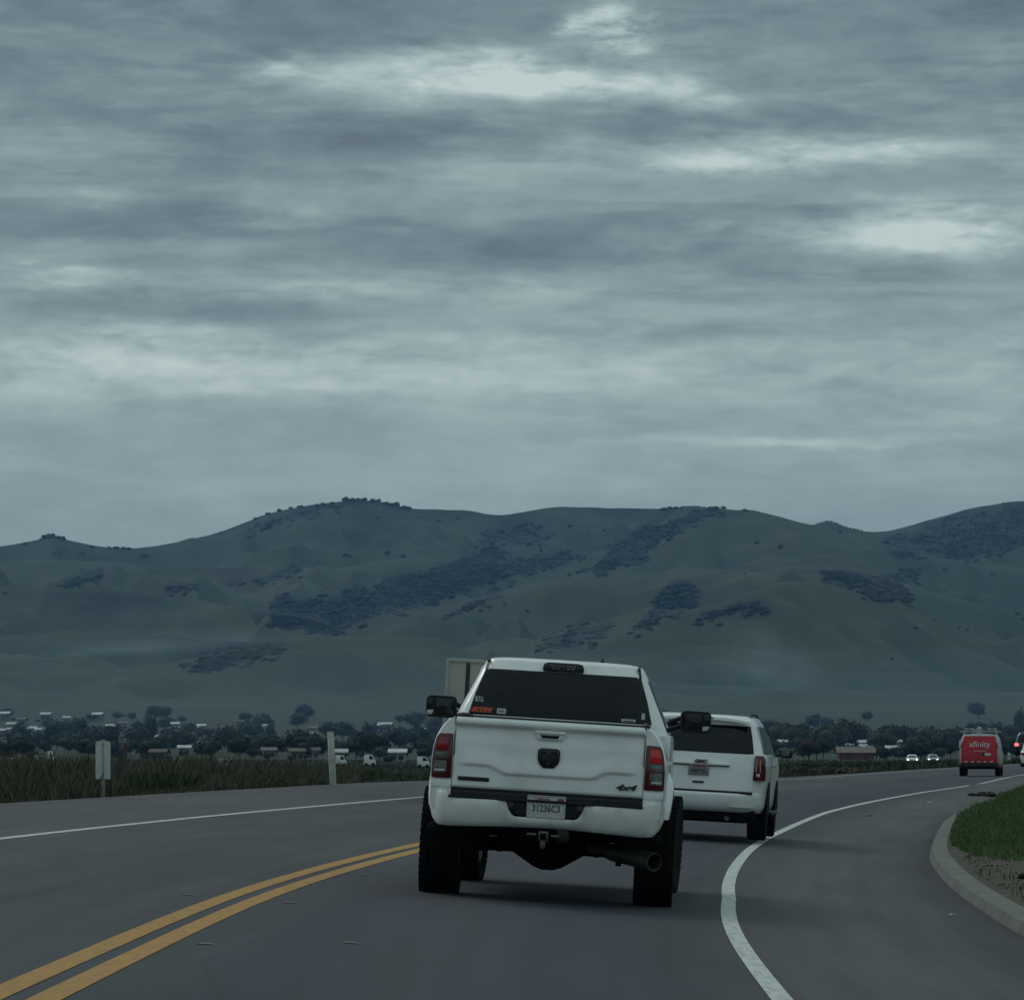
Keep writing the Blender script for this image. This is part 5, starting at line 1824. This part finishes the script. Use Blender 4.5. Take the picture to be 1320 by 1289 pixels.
x, y, z = on_left(133.5, 73.6)
s_ = thing('marker_sign', 'pale folded marker panel on a thin metal post at the left road edge', 'road sign', (x, y, z), (0, 0, R(4)))
MB().box((.0, .02, .44), (.06, .035, .96)).build('post', M['galv'], s_, bevel=.004)
def panel(x0, x1, a):
    n = 6
    out = []
    for k in range(n + 1):
        t = math.pi / 2 * k / n
        out.append((x1 - .05 + .05 * math.cos(t), .90 - .05 + .05 * math.sin(t)) if x1 > x0 else (x1 + .05 - .05 * math.cos(t), .90 - .05 + .05 * math.sin(t)))
    pts = [(x0, .30)] + [(x1, .30)] + out + [(x0, .90)]
    b = MB().prism(pts, -.006, .006, 'y')
    m = Matrix.Rotation(a, 3, 'Z')
    b.v = [tuple(m @ Vector(p)) for p in b.v]
    return b
panel(.014, .118, R(-12)).build('panel', M['marker_white'], s_, smooth=0)
panel(-.014, -.118, R(12)).build('panel', M['marker_white'], s_, smooth=0)
MB().box((0, -.012, .60), (.026, .014, .58)).build('spine', M['galv'], s_, bevel=.003)
for zz in (.36, .84):
    MB().lathe([(.001, -.03), (.012, -.03), (.012, -.022)], (0, 0, zz), 'y', 10).build('bolt', M['steel'], s_)

x, y, z = on_left(430, 96.2)
p_ = thing('guide_post', 'plain white square post leaning slightly at the left road edge', 'post', (x, y, z - .05), (0, R(-3), R(10)))
MB().box((0, 0, .56), (.125, .125, 1.14)).build('shaft', M['post_white'], p_, bevel=.012)
MB().prism([(-.063, 1.128), (.063, 1.128), (.05, 1.165), (-.05, 1.165)], -.055, .055, 'y').build('cap', M['post_white'], p_, smooth=0)

x, y = (158 - 660) / 6000 * 105, 105.0
z = float(left_ground(np.array(x), np.array(y)))
q_ = thing('stake', 'short weathered wooden stake among weeds behind the marker panel', 'stake', (x, y, z), (0, R(5), 0))
MB().prism([(-.05, -.1), (.05, -.1), (.05, .95), (.0, 1.02), (-.05, .95)], -.05, .05, 'y').build('stake_body', noisy('weathered_wood', [(.06, .055, .05), (.10, .09, .08)], 5, .9), q_, smooth=0)

x = (1300 - 660) / 6000 * 385
d_ = thing('delineator', 'tiny white road marker post right of the red van', 'post', (x, 385, -.15))
MB().tube([(0, 0, 0), (0, 0, .72)], [.14, .12], 10).build('post', M['post_white'], d_)
MB().lathe([(.001, .72), (.13, .72), (.1, .82), (.001, .85)], (0, 0, 0), 'z', 10).build('cap', M['marker_white'], d_)

# raised pavement markers beside the yellow lines
M['marker_dot'] = noisy('pavement_marker', [(.125, .115, .11), (.16, .147, .14)], 6, .6)
M['marker_reflector'] = pmat('dull_reflector', (.13, .11, .105), .5)
MK = [(-1.40, 29.6, 'raised pavement marker nearest the camera, right of the yellow lines'), (-1.38, 37.3, 'raised pavement marker right of the yellow lines, second from the camera'),
      (-1.38, 45.2, 'raised pavement marker right of the yellow lines, close to the pickup'), (-2.22, 37.6, 'raised pavement marker on the left side of the yellow lines'), (-.55, 31.0, 'scuffed raised pavement marker alone in the lane behind the pickup')]
for o, yy, lab in MK:
    t = thing('pavement_marker', lab, 'road marker', (float(lane_x(yy)) + o, yy, float(road_z(o, yy))), (0, R(3.5), R(-2)))
    MB().prism([(-.06, 0), (.06, 0), (.045, .009), (-.045, .009)], -.06, .06, 'y').build('base', M['marker_dot'], t, bevel=.003)
    MB().box((0, -.061, .005), (.07, .004, .006)).build('reflector', M['marker_reflector'], t, smooth=0)

# litter and clods
def scrap(o, yy, s, mat, lab, name, cat, seed, on_verge=False):
    r = np.random.RandomState(seed)
    xx = float(lane_x(yy)) + o
    zz = float(verge_z(np.array(xx), np.array(yy))) if on_verge else float(road_z(o, yy))
    b = MB()
    rows = []
    for i in range(5):
        rows.append([(s * (i / 4 - .5) * (1 + .2 * r.normal()), s * .8 * (j / 4 - .5), max(.004, s * .22 * r.uniform(0, 1) * (1 - abs(i - 2) / 3))) for j in range(5)])
    b.grid(rows)
    ob = b.build(name, mat, None, smooth=50, loc=(xx, yy, zz + .004))
    m = ob.modifiers.new('thickness', 'SOLIDIFY')
    m.thickness = .006
    tag(ob, lab, cat)
scrap(2.95, 122, .16, M['marker_white'], 'crumpled white paper scrap on the pavement before the grass', 'paper_scrap', 'litter', 3)
scrap(4.30, 44.5, .07, M['marker_white'], 'tiny white scrap lying in the gutter by the kerb', 'paper_scrap', 'litter', 4)
scrap(2.6, 99, .14, M['black'], 'small dark rubber scrap on the pavement right of the white line', 'rubber_scrap', 'litter', 5)
M['clod'] = noisy('dark_soil', [(.012, .010, .008), (.030, .026, .02)], 3, .95)
r_ = np.random.RandomState(9)
b = MB()
for k in range(16):
    b.ball((r_.uniform(-.32, .32), r_.uniform(-.3, .3), r_.uniform(.0, .06)), (r_.uniform(.08, .2), r_.uniform(.1, .2), r_.uniform(.04, .09)), 7, 5)
xx = float(lane_x(137.0)) + 3.55
tag(b.build('soil_heap', M['clod'], None, smooth=0, loc=(xx, 137.0, float(road_z(3.55, 137.0)))), 'dark heap of soil at the far tip of the grass island', 'soil heap')
for yy, o, w, lab in [(55.0, .85, .34, 'dark clod on the bare soil, upper one'), (51.6, .62, .40, 'dark clod on the bare soil behind the kerb, lower one')]:
    xx = float(lane_x(yy) + tabf(OFF_R, yy)) + .36 + o
    b = MB()
    for k in range(6):
        b.ball((r_.uniform(-w / 2, w / 2), r_.uniform(-.1, .1), .01), (r_.uniform(.06, .14), .1, r_.uniform(.02, .05)), 7, 5)
    tag(b.build('soil_clod', M['clod'], None, smooth=0, loc=(xx, yy, float(verge_z(np.array(xx), np.array(yy))) + .045)), lab, 'clod')

# crumbs of soil, dead stalks and small tufts over the bare patch
rg = np.random.RandomState(31)
n = 900
y = rg.uniform(43, 62, n)
d = rg.uniform(.05, 2.2, n)
x = lane_x(y) + tabf(OFF_R, y) + .27 + d
tf = fbm(x * 1.6, y * .5, 3, 77)
h = np.where(tf > .12, rg.uniform(.04, .10, n), rg.uniform(.008, .025, n))
tone = np.where(tf > .12, rg.uniform(.1, .5, n), rg.uniform(.75, 1, n))
kind(blades('sparse_tufts', x, y, verge_z(x, y) + .03, h, np.where(tf > .12, .018, .05), .8, tone, M['grass_blade'], rg), 'stuff', 'sparse tufts and dead stalks on the bare soil behind the kerb')

# ------------------------------------------------------------------ air
def volume(name, dens, col, aniso=0.0):
    m = bpy.data.materials.new(name)
    m.use_nodes = True
    t = m.node_tree
    t.nodes.remove(t.nodes['Principled BSDF'])
    v = t.nodes.new('ShaderNodeVolumePrincipled')
    v.inputs['Color'].default_value = (*col, 1)
    v.inputs['Density'].default_value = dens
    v.inputs['Anisotropy'].default_value = aniso
    t.links.new(v.outputs[0], t.nodes['Material Output'].inputs['Volume'])
    return m


mi_ = MB().ball((0, 0, 0), (1, 1, 1), 40, 20).build('valley_mist', volume('valley_air', 0.9e-4, (.42, .66, 1.0)), None, loc=(0, 1500, 4))
mi_.scale = (900, 640, 26)
kind(mi_, 'stuff', 'pale blue mist lying over the far town')
hz = MB().box((0, 3320, 165), (4600, 6900, 348)).build('haze', volume('haze_air', HAZE_D, HAZE_C), None, smooth=0)
kind(hz, 'stuff', 'thin blue haze in the air in front of the hills')


def puff_volume(name, dens, col, scale, off):
    """density falls off from the middle and is broken by a noise"""
    m = volume(name, 0.0, col)
    t = m.node_tree
    v = [n for n in t.nodes if n.type == 'PRINCIPLED_VOLUME'][0]
    tc = t.nodes.new('ShaderNodeTexCoord')
    ln = t.nodes.new('ShaderNodeVectorMath')
    ln.operation = 'LENGTH'
    t.links.new(tc.outputs['Object'], ln.inputs[0])
    mr = t.nodes.new('ShaderNodeMapRange')
    mr.interpolation_type = 'SMOOTHSTEP'
    mr.inputs['From Min'].default_value = 1.0
    mr.inputs['From Max'].default_value = .1
    t.links.new(ln.outputs['Value'], mr.inputs['Value'])
    mp = t.nodes.new('ShaderNodeMapping')
    mp.inputs['Location'].default_value = (off, off, off)
    t.links.new(tc.outputs['Object'], mp.inputs[0])
    n = t.nodes.new('ShaderNodeTexNoise')
    n.inputs['Scale'].default_value = scale
    n.inputs['Detail'].default_value = 4
    t.links.new(mp.outputs[0], n.inputs['Vector'])
    m2 = t.nodes.new('ShaderNodeMapRange')
    m2.inputs['From Min'].default_value = .38
    m2.inputs['From Max'].default_value = .70
    m2.inputs['To Max'].default_value = dens
    t.links.new(n.outputs['Fac'], m2.inputs['Value'])
    mu = t.nodes.new('ShaderNodeMath')
    mu.operation = 'MULTIPLY'
    t.links.new(mr.outputs[0], mu.inputs[0])
    t.links.new(m2.outputs[0], mu.inputs[1])
    t.links.new(mu.outputs[0], v.inputs['Density'])
    return m


for nm, lab, px, py, D, r3, tilt, dens, sc_, off in [
        ('smoke', 'faint grey smoke drifting at the foot of the rounded hill', 985, 856, 2350, (46, 30, 30), R(25), SMOKE_D, 2.2, 3.0),
        ('mist', 'low pale mist lying in the fold of the left hills', 150, 832, 2950, (170, 70, 13), R(-2), SMOKE_D * .5, 1.6, 8.0)]:
    b = MB().ball((0, 0, 0), (1, 1, 1), 28, 18)
    o = b.build(nm, puff_volume(nm + '_air', dens, (.72, .84, .95), sc_, off), None, loc=((px - 660) / 6000 * D, D, CAM_H + (960 - py) * D / 6000))
    o.scale = r3
    o.rotation_euler = (0, tilt, 0)
    kind(o, 'stuff', lab)

# ------------------------------------------------------------------ look-alikes told apart by their place in the row
ORD = ['leftmost', 'second from left', 'third from left', 'fourth from left', 'fifth from left', 'sixth from left', 'seventh from left', 'eighth from left', 'ninth from left', 'tenth from left', 'eleventh from left', 'twelfth from left', 'thirteenth from left']
same = {}
for o in scene.objects:
    if o.parent is None and 'label' in o.keys() and 'category' in o.keys():
        same.setdefault(o['label'], []).append(o)
for lab, obs in same.items():
    if len(obs) > 1:
        obs.sort(key=lambda o: o.location.x / o.location.y)
        for k, o in enumerate(obs):
            w = ('left one' if k == 0 else 'right one') if len(obs) == 2 else 'rightmost' if k == len(obs) - 1 else ORD[min(k, 12)]
            if k < 13 or k == len(obs) - 1:
                o['label'] = f'{lab}, {w}'
